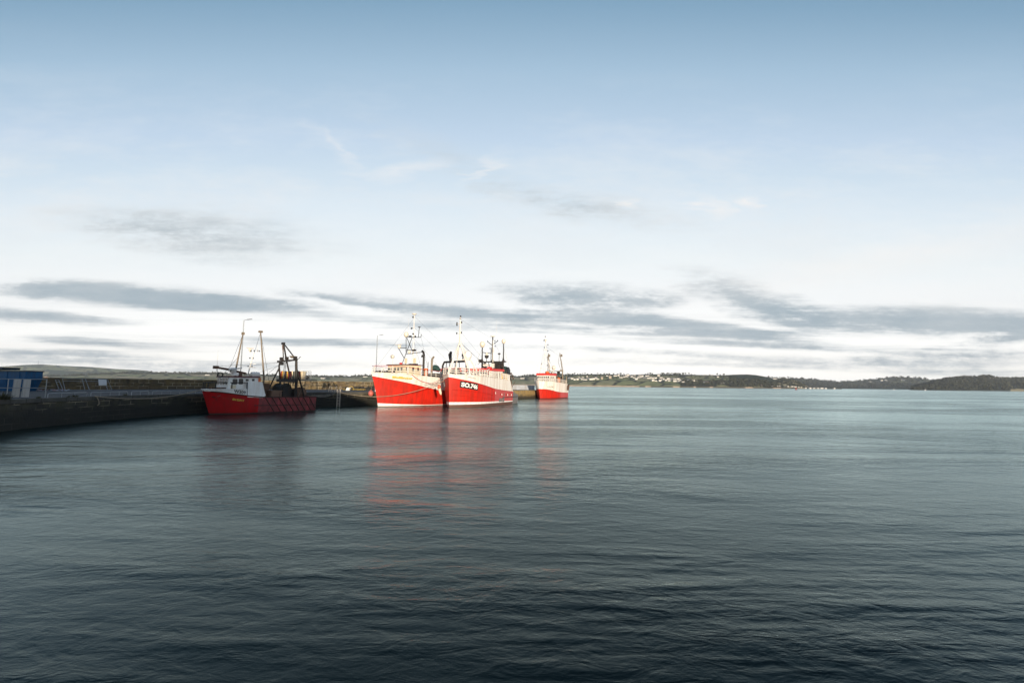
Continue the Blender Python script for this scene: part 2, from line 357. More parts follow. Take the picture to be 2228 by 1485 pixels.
def stone_mat(name, base, base2, mortar, stain, bw, bh, tide=None, mort_amt=.5):
    m = bpy.data.materials.new(name); m.use_nodes = True; t = m.node_tree; b = t.nodes['Principled BSDF']; b.inputs['Roughness'].default_value = .85
    uv = t.nodes.new('ShaderNodeUVMap'); br = t.nodes.new('ShaderNodeTexBrick'); t.links.new(uv.outputs[0], br.inputs['Vector'])
    br.inputs['Scale'].default_value = 1; br.inputs['Brick Width'].default_value = bw; br.inputs['Row Height'].default_value = bh; br.inputs['Mortar Size'].default_value = .045; br.inputs['Mortar Smooth'].default_value = .3
    br.inputs['Color1'].default_value = (*base, 1); br.inputs['Color2'].default_value = (*base2, 1)
    def nz(sc, st, det=5):
        mp = t.nodes.new('ShaderNodeMapping'); mp.inputs['Scale'].default_value = st; t.links.new(uv.outputs[0], mp.inputs[0])
        n = t.nodes.new('ShaderNodeTexNoise'); n.inputs['Scale'].default_value = sc; n.inputs['Detail'].default_value = det; t.links.new(mp.outputs[0], n.inputs['Vector']); return n.outputs['Fac']
    def rng(f, a, c, k=1.0):
        r = t.nodes.new('ShaderNodeMapRange'); t.links.new(f, r.inputs[0]); r.inputs[1].default_value = a; r.inputs[2].default_value = c; r.inputs[4].default_value = k; return r.outputs[0]
    def mx(f, a, c):
        x = t.nodes.new('ShaderNodeMix'); x.data_type = 'RGBA'; t.links.new(f, x.inputs[0])
        for i, v in ((6, a), (7, c)):
            if isinstance(v, tuple): x.inputs[i].default_value = (*v, 1)
            else: t.links.new(v, x.inputs[i])
        return x.outputs[2]
    # repointed joints: pale lime mortar only in places
    mo = t.nodes.new('ShaderNodeMath'); mo.operation = 'MULTIPLY'; t.links.new(rng(nz(.35, (1, 1, 1), 3), .46, .56, mort_amt), mo.inputs[0]); t.links.new(br.outputs['Fac'], mo.inputs[1])
    br.inputs['Mortar'].default_value = (*[v * .5 for v in base], 1)
    c = mx(rng(nz(.8, (1, 1, 1)), .42, .62, .75), br.outputs['Color'], stain)
    c = mx(rng(nz(1.2, (1, .12, 1)), .5, .7, .6), c, tuple(v * .35 for v in base))
    c = mx(mo.outputs[0], c, mortar)
    if tide:                              # weed and wet below the tide mark
        sp = t.nodes.new('ShaderNodeSeparateXYZ'); t.links.new(uv.outputs[0], sp.inputs[0])
        ad = t.nodes.new('ShaderNodeMath'); ad.operation = 'MULTIPLY_ADD'; t.links.new(nz(.5, (1, 1, 1)), ad.inputs[0]); ad.inputs[1].default_value = -1.6; t.links.new(sp.outputs[1], ad.inputs[2])
        c = mx(rng(ad.outputs[0], tide + .3, tide - .8, .9), c, (.010, .011, .008))
    t.links.new(c, b.inputs['Base Color'])
    bn = t.nodes.new('ShaderNodeBump'); bn.inputs['Strength'].default_value = .7; bn.inputs['Distance'].default_value = .06
    hs = t.nodes.new('ShaderNodeMath'); hs.operation = 'SUBTRACT'; t.links.new(nz(5, (1, 1, 1)), hs.inputs[0]); t.links.new(br.outputs['Fac'], hs.inputs[1]); t.links.new(hs.outputs[0], bn.inputs['Height']); t.links.new(bn.outputs[0], b.inputs['Normal'])
    return m
def wall_strip(name, pl, z0, z1, thick, side, m, cope=0.0, rough=.05):
    """upright wall along a polyline: front face, top, back face, with lengths in the UV map"""
    pts = dense(pl, 1.2); n = len(pts); s = 0; us = [0]
    for a, b in zip(pts, pts[1:]): s += math.dist(a, b); us.append(s)
    nor = []
    for i in range(n):
        a, b = pts[max(i - 1, 0)], pts[min(i + 1, n - 1)]; d = Vector((b[0] - a[0], b[1] - a[1])).normalized(); nor.append(Vector((d.y, -d.x)) * side)
    zs = [z0 + (z1 - z0) * k / 6 for k in range(7)]
    vs = []; uv = []; fs = []
    for i, (x, y) in enumerate(pts):
        for k, z in enumerate(zs):
            o = noise.noise(Vector((us[i] * .5, z * 1.3, 3))) * rough
            dz = noise.noise(Vector((us[i] * .35, 9, 1))) * rough if k == 6 else 0
            vs.append((x + nor[i].x * o, y + nor[i].y * o, z + dz)); uv.append((us[i], z))
        vs.append((x - nor[i].x * thick, y - nor[i].y * thick, z1)); uv.append((us[i], z1 + thick))
        vs.append((x - nor[i].x * thick, y - nor[i].y * thick, z0)); uv.append((us[i], z1 + thick + z1 - z0))
    K = 9
    for i in range(n - 1):
        for k in range(K - 1): fs.append((i * K + k, (i + 1) * K + k, (i + 1) * K + k + 1, i * K + k + 1) if side > 0 else (i * K + k + 1, (i + 1) * K + k + 1, (i + 1) * K + k, i * K + k))
    fs.append(tuple(range(K))); fs.append(tuple((n - 1) * K + k for k in reversed(range(K))))
    me = bpy.data.meshes.new(name); me.from_pydata(vs, [], fs); me.materials.append(m)
    ul = me.uv_layers.new(name='UVMap')
    for lp in me.loops: ul.data[lp.index].uv = uv[lp.vertex_index]
    me.update(); o = bpy.data.objects.new(name, me); C.objects.link(o); return o
quay_m = stone_mat('weedy_quay_stone', (.050, .045, .034), (.018, .017, .015), (.30, .26, .18), (.06, .055, .026), 1.6, .6, tide=1.3, mort_amt=.9)
para_m = stone_mat('lichened_parapet_stone', (.115, .082, .046), (.07, .056, .034), (.40, .34, .23), (.15, .105, .04), 1.9, .72, mort_amt=.95)
pend_m = stone_mat('lichened_pierhead_stone', (.30, .20, .08), (.22, .16, .08), (.42, .35, .22), (.32, .21, .06), 1.4, .55, tide=.6)
cut = min(range(len(EDGE)), key=lambda i: math.dist(EDGE[i], (-8, 139)))
qw = tag(wall_strip('quay_wall', EDGE[:cut + 1], -2.0, DECK - .004, 1.0, 1, quay_m), 'dark weedy stone quay face rising from the water along the left', 'quay wall')
cop_m = mat('worn_coping_stone', (.085, .08, .068), .85, col2=(.035, .034, .03), scale=.9, amount=.9)
pts_ = dense(EDGE[:cut + 1], 1.4); g = MB()
for (ax, ay), (bx_, by_) in zip(pts_, pts_[1:]):
    d_ = Vector((bx_ - ax, by_ - ay, 0)); n_ = Vector((d_.y, -d_.x, 0)).normalized(); u0 = Vector((ax, ay, 0)) + d_ * .015; u1 = Vector((ax, ay, 0)) + d_ * .985; j_ = noise.noise(Vector((ax * .7, ay * .7, 0))) * .03
    f0, f1 = u0 + n_ * (.10 + j_), u1 + n_ * (.10 + j_); b0, b1_ = u0 - n_ * .75, u1 - n_ * .75
    g.hexa([v + Vector((0, 0, DECK - .36)) for v in (f0, f1, b1_, b0)], [v + Vector((0, 0, DECK + .05 + j_ * .5)) for v in (f0, f1, b1_, b0)])
g.build('coping', cop_m, qw)
head = EDGE[cut:-1] + [(8.2, 167.0), (10.5, 172.5), (8.0, 177), (2, 181), (-9, 188)]
tag(wall_strip('pier_head_wall', head, -2.0, DECK - .004, 1.0, 1, pend_m), 'sunlit ochre stone end face of the pier beside the farthest trawler', 'pier wall')
tag(wall_strip('parapet_wall', FOOT, DECK - .3, TOP, .9, 1, para_m, rough=.04), 'long mossy stone parapet wall along the back of the quay', 'parapet wall')
deck_m = mat('quay_asphalt', (.022, .025, .030), .9, col2=(.015, .017, .021), scale=.25, amount=.8, bump=.3, bscale=6)
dk = MB()
E2 = dense(EDGE, 3)
poly = [(-100, 6)] + [(x, y) for x, y in EDGE] + head[-4:-1] + [(-4, 199)] + [(x - 2, y + 1.5) for x, y in reversed(FOOT)]
bmk = bmesh.new(); vv = [bmk.verts.new((x, y, DECK)) for x, y in poly]; bmk.faces.new(vv); bmesh.ops.triangulate(bmk, faces=bmk.faces[:])
me = bpy.data.meshes.new('quay_deck'); bmk.to_mesh(me); bmk.free(); me.materials.append(deck_m); o = bpy.data.objects.new('quay_deck', me); C.objects.link(o)
if me.polygons[0].normal.z < 0: me.flip_normals()
tag(o, kind='structure')
# the quay the photograph is taken from, and an unseen hill added behind it, ridge shaped to shade the harbour's left
g = MB()
g.hexa([(-100, -58, -1.5), (120, -58, -1.5), (120, .6, -1.5), (-100, .6, -1.5)], [(-100, -58, DECK), (120, -58, DECK), (120, .6, DECK), (-100, .6, DECK)])
g.hexa([(-100, .61, -1.5), (-43, .61, -1.5), (-42, 6, -1.5), (-100, 6, -1.5)], [(-100, .61, DECK - .01), (-43, .61, DECK - .01), (-42, 6, DECK - .01), (-100, 6, DECK - .01)])
tag(g.build('pavement', deck_m), kind='structure')
m_hillg = mat('shadow_hill_scrub', (.05, .065, .03), .9, col2=(.03, .04, .02), scale=.3)
g = MB(); prof = curve([(-260, 46), (-120, 31), (-38, 22.4), (-5, 18.9), (5.5, 16.6), (11, 14.4), (15, 11), (30, 5), (50, 3), (60, 2.5)])
xs = [-260 + 4 * i for i in range(81)]; ys = [-59, -60, -62, -75, -110, -200]; ks = [.2, 1.0, 1.0, 1.0, .95, .3]
vs = [(x, y, max(-1, prof(x) * k)) for x in xs for y, k in zip(ys, ks)]
fs = [(i * 6 + k, i * 6 + k + 1, i * 6 + k + 7, i * 6 + k + 6) for i in range(80) for k in range(5)]
g.add(vs, fs, 0); tag(g.build('hillside', m_hillg), kind='structure')

# ------------------------------------------------------------------ far hills
def land_mat(name):
    m = bpy.data.materials.new(name); m.use_nodes = True; t = m.node_tree; b = t.nodes['Principled BSDF']; b.inputs['Roughness'].default_value = .95; b.inputs['Specular IOR Level'].default_value = .1
    at_ = t.nodes.new('ShaderNodeAttribute'); at_.attribute_name = 'ground'
    co = t.nodes.new('ShaderNodeTexCoord'); n = t.nodes.new('ShaderNodeTexNoise'); n.inputs['Scale'].default_value = .035; n.inputs['Detail'].default_value = 6; t.links.new(co.outputs['Object'], n.inputs['Vector'])
    r = t.nodes.new('ShaderNodeMapRange'); t.links.new(n.outputs['Fac'], r.inputs[0]); r.inputs[1].default_value = .3; r.inputs[2].default_value = .7; r.inputs[3].default_value = .7; r.inputs[4].default_value = 1.3
    v = t.nodes.new('ShaderNodeVectorMath'); v.operation = 'SCALE'; t.links.new(at_.outputs['Color'], v.inputs[0]); t.links.new(r.outputs[0], v.inputs[3]); t.links.new(v.outputs[0], b.inputs['Base Color'])
    return m
lm = land_mat('farmland')
def hill(name, prof, Dr, Ds, colf, rows=22, step=3.0, shape=.8, relief=.06, back=1.6):
    p0, p1 = prof[0][0], prof[-1][0]; pf = curve(prof); n = int((p1 - p0) / step) + 1
    vs = []; cols = []
    T = [j / rows for j in range(rows + 1)] + [1.15, back]
    def h(px, t):
        z = at(px, pf(px), Dr).z
        if t <= 1:
            k = min(1, t * 1.0) ** shape
            k += relief * math.sin(math.pi * t) * noise.noise(Vector((px * .012, t * 3, len(name))))
            return -1.5 + (z + 1.5) * k
        return z * (1 - .9 * (t - 1) / (back - 1))
    def pos(px, t):
        d = ray(px, pf(px)); a = d.x / d.y; Y = Ds + (Dr - Ds) * t
        return Vector((a * Y, Y, h(px, t)))
    for i in range(n):
        px = p0 + step * i
        for t in T: vs.append(pos(px, t)); cols.append(colf(px, t))
    K = len(T); fs = [(i * K + k, (i + 1) * K + k, (i + 1) * K + k + 1, i * K + k + 1) for i in range(n - 1) for k in range(K - 1)]
    me = bpy.data.meshes.new(name); me.from_pydata([tuple(v) for v in vs], [], fs); me.materials.append(lm)
    ca = me.color_attributes.new('ground', 'FLOAT_COLOR', 'POINT')
    for i, c in enumerate(cols): ca.data[i].color = (*c, 1)
    me.polygons.foreach_set('use_smooth', [True] * len(me.polygons)); me.update()
    o = bpy.data.objects.new(name, me); C.objects.link(o); tag(o, kind='structure'); return pos
GREEN, OLIVE, DRY, WOOD, SAND = (.27, .275, .125), (.33, .30, .155), (.46, .37, .21), (.052, .058, .040), (.80, .56, .35)
rs = random.Random(5)
def patchwork(sx, sy, skew, seed, pal):
    r = random.Random(seed); cells = [(i + r.uniform(.15, .85), j + r.uniform(.15, .85), r.choice(pal)) for i in range(-60, 80) for j in range(-1, 8)]
    from collections import defaultdict
    grid = defaultdict(list)
    for c in cells: grid[(int(math.floor(c[0])), int(math.floor(c[1])))].append(c)
    def f(px, t):
        u, v = (px - 1240 + skew * t) / sx, t * sy; iu, iv = math.floor(u), math.floor(v); ds = []
        for a in (-1, 0, 1):
            for b in (-1, 0, 1):
                for c in grid[(iu + a, iv + b)]: ds.append((abs(c[0] - u) + abs(c[1] - v), c[2]))
        ds.sort(key=lambda q: q[0])
        if len(ds) > 1 and ds[1][0] - ds[0][0] < .16: return WOOD
        return ds[0][1] if ds else GREEN
    return f
pw_l = patchwork(60, 4, 60, 3, [GREEN, OLIVE, DRY, DRY, OLIVE]); pw_m = patchwork(48, 3.2, -70, 8, [GREEN, OLIVE, GREEN, OLIVE]); pw_f = patchwork(40, 4, 40, 4, [GREEN, (.06, .08, .035), OLIVE]); pw_d = patchwork(50, 5, 30, 6, [WOOD, WOOD, WOOD, GREEN, WOOD])
def col_left(px, t): return (.05, .06, .03) if t < .2 else pw_f(px, t)
def col_mid(px, t):
    if t < .09 and px > 740: return SAND
    if t > .86: return WOOD
    if px > 690 and t < .35: return DRY if noise.noise(Vector((px * .04, t * 6, 2))) > .1 else OLIVE
    return pw_l(px, t)
def col_main(px, t):
    if t < .06: return SAND if px < 1390 or noise.noise(Vector((px * .05, 0, 0))) > 0.1 else (.2, .16, .1)
    if 1585 < px < 1690 and t > .16: return (.032, .042, .022)
    if px >= 1690: return DRY if noise.noise(Vector((px * .06, t * 5, 7))) > .12 else (.045, .042, .022)
    if px > 1480 and t < .45: return WOOD if noise.noise(Vector((px * .03, t * 5, 4))) > -.25 else OLIVE
    if t > .88: return WOOD
    return pw_m(px, t)
def col_far(px, t): return pw_d(px, t) if t > .4 else (.03, .038, .022)
def col_right(px, t):
    if px > 2195 and t < .12: return DRY
    if 2120 < px < 2175 and .45 < t < .62: return (.13, .10, .05)
    if 2125 < px < 2190 and .72 < t < .84: return GREEN
    return WOOD
H_left = hill('hills', [(-160, 800), (-60, 798), (0, 797), (25, 795.5), (55, 793.2), (90, 792.4), (110, 793.5), (150, 796), (200, 798), (250, 802), (300, 804.5), (320, 806), (345, 811), (380, 818), (420, 824)], 5200, 4200, col_left)
H_mid = hill('hills', [(60, 824), (100, 819), (160, 816.5), (230, 813), (260, 811), (330, 811), (400, 812), (470, 812), (560, 815), (660, 818), (740, 819), (790, 817), (812, 816), (860, 818), (1000, 820), (1135, 818), (1180, 815), (1215, 814), (1250, 816), (1270, 826), (1276, 838)], 2900, 2050, col_mid)
MAIN = [(1222, 836), (1228, 824), (1240, 815), (1262, 814), (1300, 813.5), (1340, 814), (1370, 815), (1410, 813.5), (1450, 814), (1500, 814.5), (1540, 816), (1580, 815.5), (1600, 814.5), (1625, 814), (1645, 815.5), (1665, 819), (1680, 822), (1705, 822), (1720, 824), (1735, 828), (1750, 836), (1762, 842), (1800, 844.2), (1832, 845)]
H_main = hill('hills', MAIN, 2300, 1800, col_main, rows=26, step=2.5)
H_far = hill('hills', [(1660, 826), (1700, 823), (1730, 822), (1760, 824), (1790, 828), (1820, 830.5), (1850, 829), (1880, 827), (1920, 823.5), (1945, 820), (1975, 820), (2000, 823), (2030, 826), (2060, 830), (2120, 834)], 4300, 3500, col_far)
H_right = hill('hills', [(1976, 849.5), (1980, 846), (1988, 841), (2000, 837.5), (2030, 830), (2060, 823.5), (2090, 819.5), (2110, 819), (2125, 821), (2140, 818), (2152, 817.5), (2165, 821), (2200, 823), (2228, 822), (2300, 817), (2380, 822)], 2500, 1850, col_right)

# woodland: masses of crowns too many to count
m_leaf = mat('woodland_foliage', (.042, .048, .034), .95, spec=.1, col2=(.085, .085, .055), scale=.05, amount=.9, contrast=.12)
m_leaf2 = mat('hedgerow_foliage', (.05, .056, .038), .95, spec=.1, col2=(.08, .08, .05), scale=.08, amount=.9, contrast=.12)
m_bark = mat('bark', (.06, .045, .03), .9)
def clump(g, c, r, k, sq=.75, mi=0):
    """a crown of leaf clusters: small tilted faces spread through its volume"""
    for _ in range(k):
        v = Vector((rs.gauss(0, 1), rs.gauss(0, 1), rs.gauss(0, 1))).normalized() * (rs.random() ** .4)
        p = Vector(c) + Vector((v.x * r, v.y * r, v.z * r * sq)); s = r * rs.uniform(.28, .5)
        a = Vector((rs.gauss(0, 1), rs.gauss(0, 1), rs.gauss(0, 1))).normalized(); b = a.orthogonal().normalized(); d = a.cross(b)
        g.add([p + b * s, p + d * s * .8, p - b * s * .9, p - d * s], [(0, 1, 2, 3)], mi)
def wood(pos, spots, label):
    g = MB()
    for (px, t, r) in spots:
        p = pos(px, t); clump(g, p + Vector((0, 0, r * .5)), r, 14)
    return tag(g.build('woodland', m_leaf), label, 'woodland', kind='stuff')
wood(H_right, [(rs.uniform(1984, 2330), rs.random() ** .8 * .98 + .02, rs.uniform(5, 9)) for _ in range(1500)], 'dark wooded headland slope across the water on the right')
wood(H_main, [(rs.uniform(1588, 1690), rs.uniform(.05, .5), rs.uniform(4, 8)) for _ in range(260)] + [(rs.uniform(1480, 1600), rs.uniform(.08, .42), rs.uniform(4, 7)) for _ in range(230)] + [(rs.uniform(1690, 1752), rs.uniform(.1, .9), rs.uniform(3, 5)) for _ in range(160)] + [(rs.uniform(1236, 1600), rs.uniform(.5, .95), rs.uniform(2.5, 4.5)) for _ in range(210)], 'dark trees and scrub covering the slope below the round green hill')
wood(H_far, [(rs.uniform(1680, 2110), rs.random(), rs.uniform(9, 15)) for _ in range(700)], 'bluish woods on the distant hill between the two headlands')
wood(H_mid, [(rs.uniform(80, 1270), rs.uniform(.80, 1.0), rs.uniform(5, 10)) for _ in range(700)], 'hedges and copses along the long low hill behind the quay')
# single trees along the skylines
def tree_mesh(k, h, wd):
    g = MB(); g.tube([(0, 0, -1), (.15, 0, h * .35), (0, .1, h * .6)], [.35, .25, .12], 5, 1)
    for q in range(k): clump(g, (rs.uniform(-wd, wd) * .5, rs.uniform(-wd, wd) * .5, h * rs.uniform(.25, .62)), wd * rs.uniform(.5, .75), 34, .8)
    g.v = g.v; return g
protos = [tree_mesh(4, 11, 5), tree_mesh(5, 9, 5.5), tree_mesh(3, 14, 4.2), tree_mesh(4, 7, 4)]
pobj = [p.build('tree', [m_leaf2, m_bark]) for p in protos]
used = set()
def put(pi, p, sc, label, group, cat='tree'):
    o = pobj[pi] if pi not in used else pobj[pi].copy()
    if pi in used: C.objects.link(o)
    used.add(pi); o.location = p; o.scale = (sc,) * 3; o.rotation_euler = (0, 0, rs.uniform(0, 6.28)); tag(o, label, cat, group)
for px in [1240, 1246, 1251, 1257, 1262, 1266, 1274, 1280, 1287, 1300, 1306, 1313, 1320, 1327, 1335, 1342, 1350, 1358, 1366]:
    put(rs.randrange(4), H_main(px + rs.uniform(-1.5, 1.5), .98), rs.uniform(.65, 1.15), 'dark round tree on the skyline above the white village', 'skyline trees above the village')
for px in list(range(1405, 1425, 5)) + list(range(1438, 1482, 3)) + [1486, 1492, 1499, 1504, 1512, 1545, 1560, 1566, 1575]:
    put(rs.randrange(4), H_main(px + rs.uniform(-1, 1), .98), rs.uniform(.7, 1.2), 'tree in the thick dark belt along the top of the fields', 'tree belt on the main hill')
for px in [1672, 1676, 1680, 1685, 1690, 1697, 1701, 1705]:
    put(rs.randrange(4), H_main(px, .99), rs.uniform(.6, 1.0), 'tree beside the lone white house on the rocky point', 'trees on the rocky point')
for px in [2120, 2126, 2132, 2137, 2142, 2147, 2152, 2157, 2162]:
    put(rs.randrange(4), H_right(px, .99), rs.uniform(.8, 1.3), 'tree in the clump crowning the dark right headland', 'clump on the right headland')
for px in [2172, 2185, 2199, 2206, 2214, 2222]:
    put(rs.randrange(4), H_right(px, .99), rs.uniform(.6, 1.), 'scattered skyline tree right of the clump on the headland', 'skyline trees on the right headland')
for px in [312, 318, 400, 404, 409, 417, 424, 432, 438, 446, 455, 463]:
    put(rs.randrange(4), H_mid(px, .99), rs.uniform(.7, 1.5), 'hedgerow tree on the low field ridge left of the smallest trawler', 'trees on the low left ridge')
for px in [692, 706, 718, 728, 741, 752, 766, 780, 789, 797]:
    put(rs.randrange(4), H_mid(px, .99), rs.uniform(.6, 1.1), 'skyline tree on the hill between the two left trawlers', 'trees between the left trawlers')

# houses
m_hw = mat('white_render', (.78, .74, .68), .8, col2=(.68, .62, .54), scale=.2); m_roof = mat('slate_roof', (.10, .10, .11), .8, col2=(.14, .11, .09), scale=.1); m_pk = mat('pink_render', (.62, .40, .30), .8); m_stn = mat('stone_render', (.42, .34, .25), .8)
def house_mesh(w, d, h, rh, wm_, hip=0.0, chim=True):
    g = MB(); x, y = w / 2, d / 2
    g.hexa([(-x, -y, -3), (x, -y, -3), (x, y, -3), (-x, y, -3)], [(-x, -y, h), (x, -y, h), (x, y, h), (-x, y, h)])
    e = .35; hx = x - hip
    g.add([(-x - e, -y - e, h + .02), (x + e, -y - e, h + .02), (x + e, y + e, h + .02), (-x - e, y + e, h + .02), (-hx, 0, h + rh), (hx, 0, h + rh)], [(0, 1, 5, 4), (2, 3, 4, 5), (1, 2, 5), (3, 0, 4), (3, 2, 1, 0)], 1)
    if chim:
        for sx in (-1, 1): g.box((sx * (hx - .5), 0, h + rh + .3), (.6, .9, 1.2), 0)
    k = max(2, int(w / 3))
    for i in range(k):
        for zz in ((1.2,) if h < 3.5 else (1.2, 3.9)): g.box((-x + (i + .5) * w / k, -y - .02, zz + .5), (1.0, .08, 1.2), 2)
    return g.build('house', [wm_, m_roof, m_glass])
hp = [house_mesh(11, 7, 5.2, 2.6, m_hw), house_mesh(14, 8, 2.9, 2.6, m_hw, 2.0), house_mesh(9, 8, 5.4, 3.0, m_hw, 0, True), house_mesh(17, 8, 3.0, 2.4, m_hw, 0), house_mesh(10, 8, 5.6, 3, m_pk), house_mesh(9, 8, 8.5, 3.5, m_stn, 1.5)]
hused = set()
def put_house(k, p, label, group, sc=1.0, rz=None):
    o = hp[k] if k not in hused else hp[k].copy()
    if k in hused: C.objects.link(o)
    hused.add(k); o.location = p; o.scale = (sc,) * 3; o.rotation_euler = (0, 0, rs.uniform(-.35, .35) if rz is None else rz); tag(o, label, 'house', group)
def tfor(py, px): # fraction up the main hill of a height in the photograph
    pf = curve(MAIN); b = 839.5 + .011 * (px - 1240)
    lo, hi = 0.02, 1.0
    for _ in range(24):
        m_ = (lo + hi) / 2; q = H_main(px, m_); v = q - Vector((0, 0, EYE)); d = v.dot(fwd); y = CY - F_PX * v.dot(upv) / d
        if y > py: lo = m_
        else: hi = m_
    return lo
def row(pts, label, group, kinds=(0, 1, 2, 3), sc=(.9, 1.25)):
    for px, py in pts: put_house(rs.choice(kinds), H_main(px, tfor(py, px)), label, group, rs.uniform(*sc))
row([(1240, 823), (1245, 824.5), (1250, 826.5), (1256, 826), (1263, 824.5), (1268, 826), (1273, 826.5), (1279, 824), (1285, 826), (1291, 825.5), (1297, 824), (1300, 825)], 'white house in the cluster nearest the farthest trawler', 'white houses beside the trawler')
row([(1260, 820.5), (1268, 821), (1277, 819.5), (1290, 821.5), (1296, 820)], 'small white house half hidden in trees above the first cluster', 'upper houses in the trees', sc=(.5, .8))
put_house(5, H_main(1309, tfor(824.5, 1309)), 'tall narrow stone house standing alone above a green field', None, 1.1)
put_house(5, H_main(1327, tfor(823, 1327)), 'broad pale two gabled house right of the tall stone house', None, 1.3)
row([(1321, 818), (1338, 818), (1345, 817.5), (1351, 821.5), (1354, 817), (1359, 820.5), (1366, 817), (1362, 818.5)], 'white house high up the hill above the large sloping field', 'upper middle white houses')
row([(1367, 820), (1374, 821), (1380, 822), (1384, 825.5), (1389, 821.5), (1394, 821), (1398, 819), (1403, 822), (1408, 818), (1411, 823), (1416, 821), (1420, 823.5), (1426, 823), (1381, 817), (1393, 817.5), (1433, 818)], 'white house in the crowded middle of the hillside village', 'middle white houses')
row([(1420, 828.5), (1426, 829), (1435, 829), (1438, 826.5), (1443, 825.5), (1448, 828), (1454, 825), (1457, 828.5), (1461, 824.5), (1469, 826), (1475, 825.5), (1468, 830), (1476, 830.5), (1438, 822)], 'white house at the lower right of the hillside village', 'lower right white houses')
row([(1482, 827.5), (1496, 827.5), (1506, 828.5), (1512, 828.2), (1484, 831.5)], 'white house in the loose row among the dark trees', 'loose row of houses', (1, 3))
row([(1533, 832.5), (1569, 834.5), (1576, 834.5), (1588, 834.8)], 'small pale cottage low down in the woods', 'cottages in the woods', (0, 2), (.7, .9))
put_house(4, H_main(1538, tfor(833.5, 1538)), 'pink cottage among the trees below the loose row', None, 1.0)
row([(1534, 816.5), (1549, 816.8)], 'long white farm building on the bare skyline', 'skyline farm buildings', (3,), (.8, .8))
row([(1561, 820.5)], 'pale farmhouse just under the skyline by the round hill', 'farmhouse', (0,), (.9, .9))
put_house(3, H_main(1686, tfor(824.5, 1686)), 'long white house alone on top of the rocky point', None, 1.15, 0)
for px, k in [(1656, 4), (1664, 3), (1670, 3), (1680, 3), (1690, 1), (1696, 0), (1712, 3), (1722, 3), (1729, 3), (1737, 1), (1742, 0), (1752, 3), (1762, 1), (1771, 3), (1780, 1), (1788, 3), (1796, 1), (1815, 1)]:
    p = H_main(px, .12); p.z = max(p.z, 2.5) + .5
    put_house(k, p, 'white waterfront house in the low row along the beach', 'waterfront houses on the beach', rs.uniform(.45, .7))
for px, t, l in [(452, .66, 'white farmhouse in the fields above the smallest trawler'), (703, .55, 'white farmhouse on the slope between the left trawlers'), (795, .66, 'white house near the top of the hill left of the second trawler'), (1137, .6, 'white house on the green hill behind the trawler nets'), (98, .02, 'small pinkish building at the foot of the far hill')]:
    put_house(3 if px != 98 else 4, H_mid(px, t) if px != 98 else H_mid(100, .35), l, None, 1.3)
for px, t in [(2150, .72), (2156, .74), (2170, .72), (2178, .74)]:
    put_house(1, H_right(px, t) + Vector((0, -6, 2)), 'pale house in a field high on the dark right headland', 'houses on the right headland', .8)
for px, t in [(1915, .72), (1924, .70), (1957, .62), (1965, .60), (1890, .6)]:
    put_house(3, H_far(px, t) + Vector((0, -14, 4)), 'pale house on the distant blue hill', 'houses on the distant hill', 1.3)
# mast on the far left hill
p = H_left(83, .995); r_ = empty('radio_mast', p, 0, 'thin lattice radio mast on top of the far left hill', 'mast')
g = MB()
for a in range(3): g.beam((4 * math.cos(a * 2.09), 4 * math.sin(a * 2.09), -4), (.6 * math.cos(a * 2.09), .6 * math.sin(a * 2.09), 34), 1.0)
for k in range(6): g.box((0, 0, 4 + k * 5), (5 - k * .8, 5 - k * .8, .5))
g.build('lattice', m_grey, r_); MB().tube([(0, 0, 33), (0, 0, 46)], .5, 6).build('antenna', m_grey, r_)
# buoy and two yachts
p = on(1732, 849.2, 0); p = Vector((ray(1732, 848).x / ray(1732, 848).y * 925, 925, 0))
r_ = empty('channel_buoy', p, 0, 'red channel buoy with a cage top floating off the beach', 'buoy'); r_.scale = (.8,) * 3
MB().lathe((0, 0, 0), [(0, -.5), (2.4, -.5), (2.4, .9), (1.6, 1.5), (0, 1.5)]).build('float', mat('dark_red_buoy', (.12, .01, .015), .5), r_)
g = MB()
for a in range(4): g.beam((1.3 * math.cos(a * 1.57), 1.3 * math.sin(a * 1.57), 1.4), (.5 * math.cos(a * 1.57), .5 * math.sin(a * 1.57), 4.6), .25)
g.lathe((0, 0, 2.2), [(1.25, 0), (.8, 1.9), (0, 1.9)]); g.build('tower', m_redroof, r_); MB().lathe((0, 0, 4.6), [(.7, 0), (.7, .9), (0, 1.0)]).build('lantern', m_redroof, r_)
for (px, D, l) in [(1945, 1700, 'white yacht moored under the distant blue hill'), (2013, 1500, 'white yacht moored below the dark right headland')]:
    d = ray(px, 846); p = Vector((d.x / d.y * D, D, 0)); r_ = empty('yacht', p, .5, l, 'yacht')
    h = MB(); sec = [(-5, 1.0), (-2, 1.6), (2, 1.5), (5, 0.02)]
    for s_ in (-1, 1):
        for (a, b), (c, d_) in zip(sec, sec[1:]): h.quad([(a, s_ * b * .6, -.3), (c, s_ * d_ * .6, -.3), (c, s_ * d_, 1.2), (a, s_ * b, 1.2)])
    h.quad([(a, b, 1.2) for a, b in sec] + [(a, -b, 1.2) for a, b in reversed(sec)]); h.quad([(-5, -1, 1.2), (-5, 1, 1.2), (-5, .6, -.3), (-5, -.6, -.3)]); h.build('hull', m_white2, r_)
    MB().box((-.5, 0, 1.6), (4, 1.8, .8)).build('cabin', m_white2, r_); MB().tube([(.6, 0, 1.2), (.6, 0, 7.5)], .22, 6).build('mast', m_whitem, r_); MB().tube([(.6, 0, 2.6), (-4, 0, 2.6)], .3, 6).build('boom', m_white2, r_)
# breakwater blocks: pale wall at the pier end

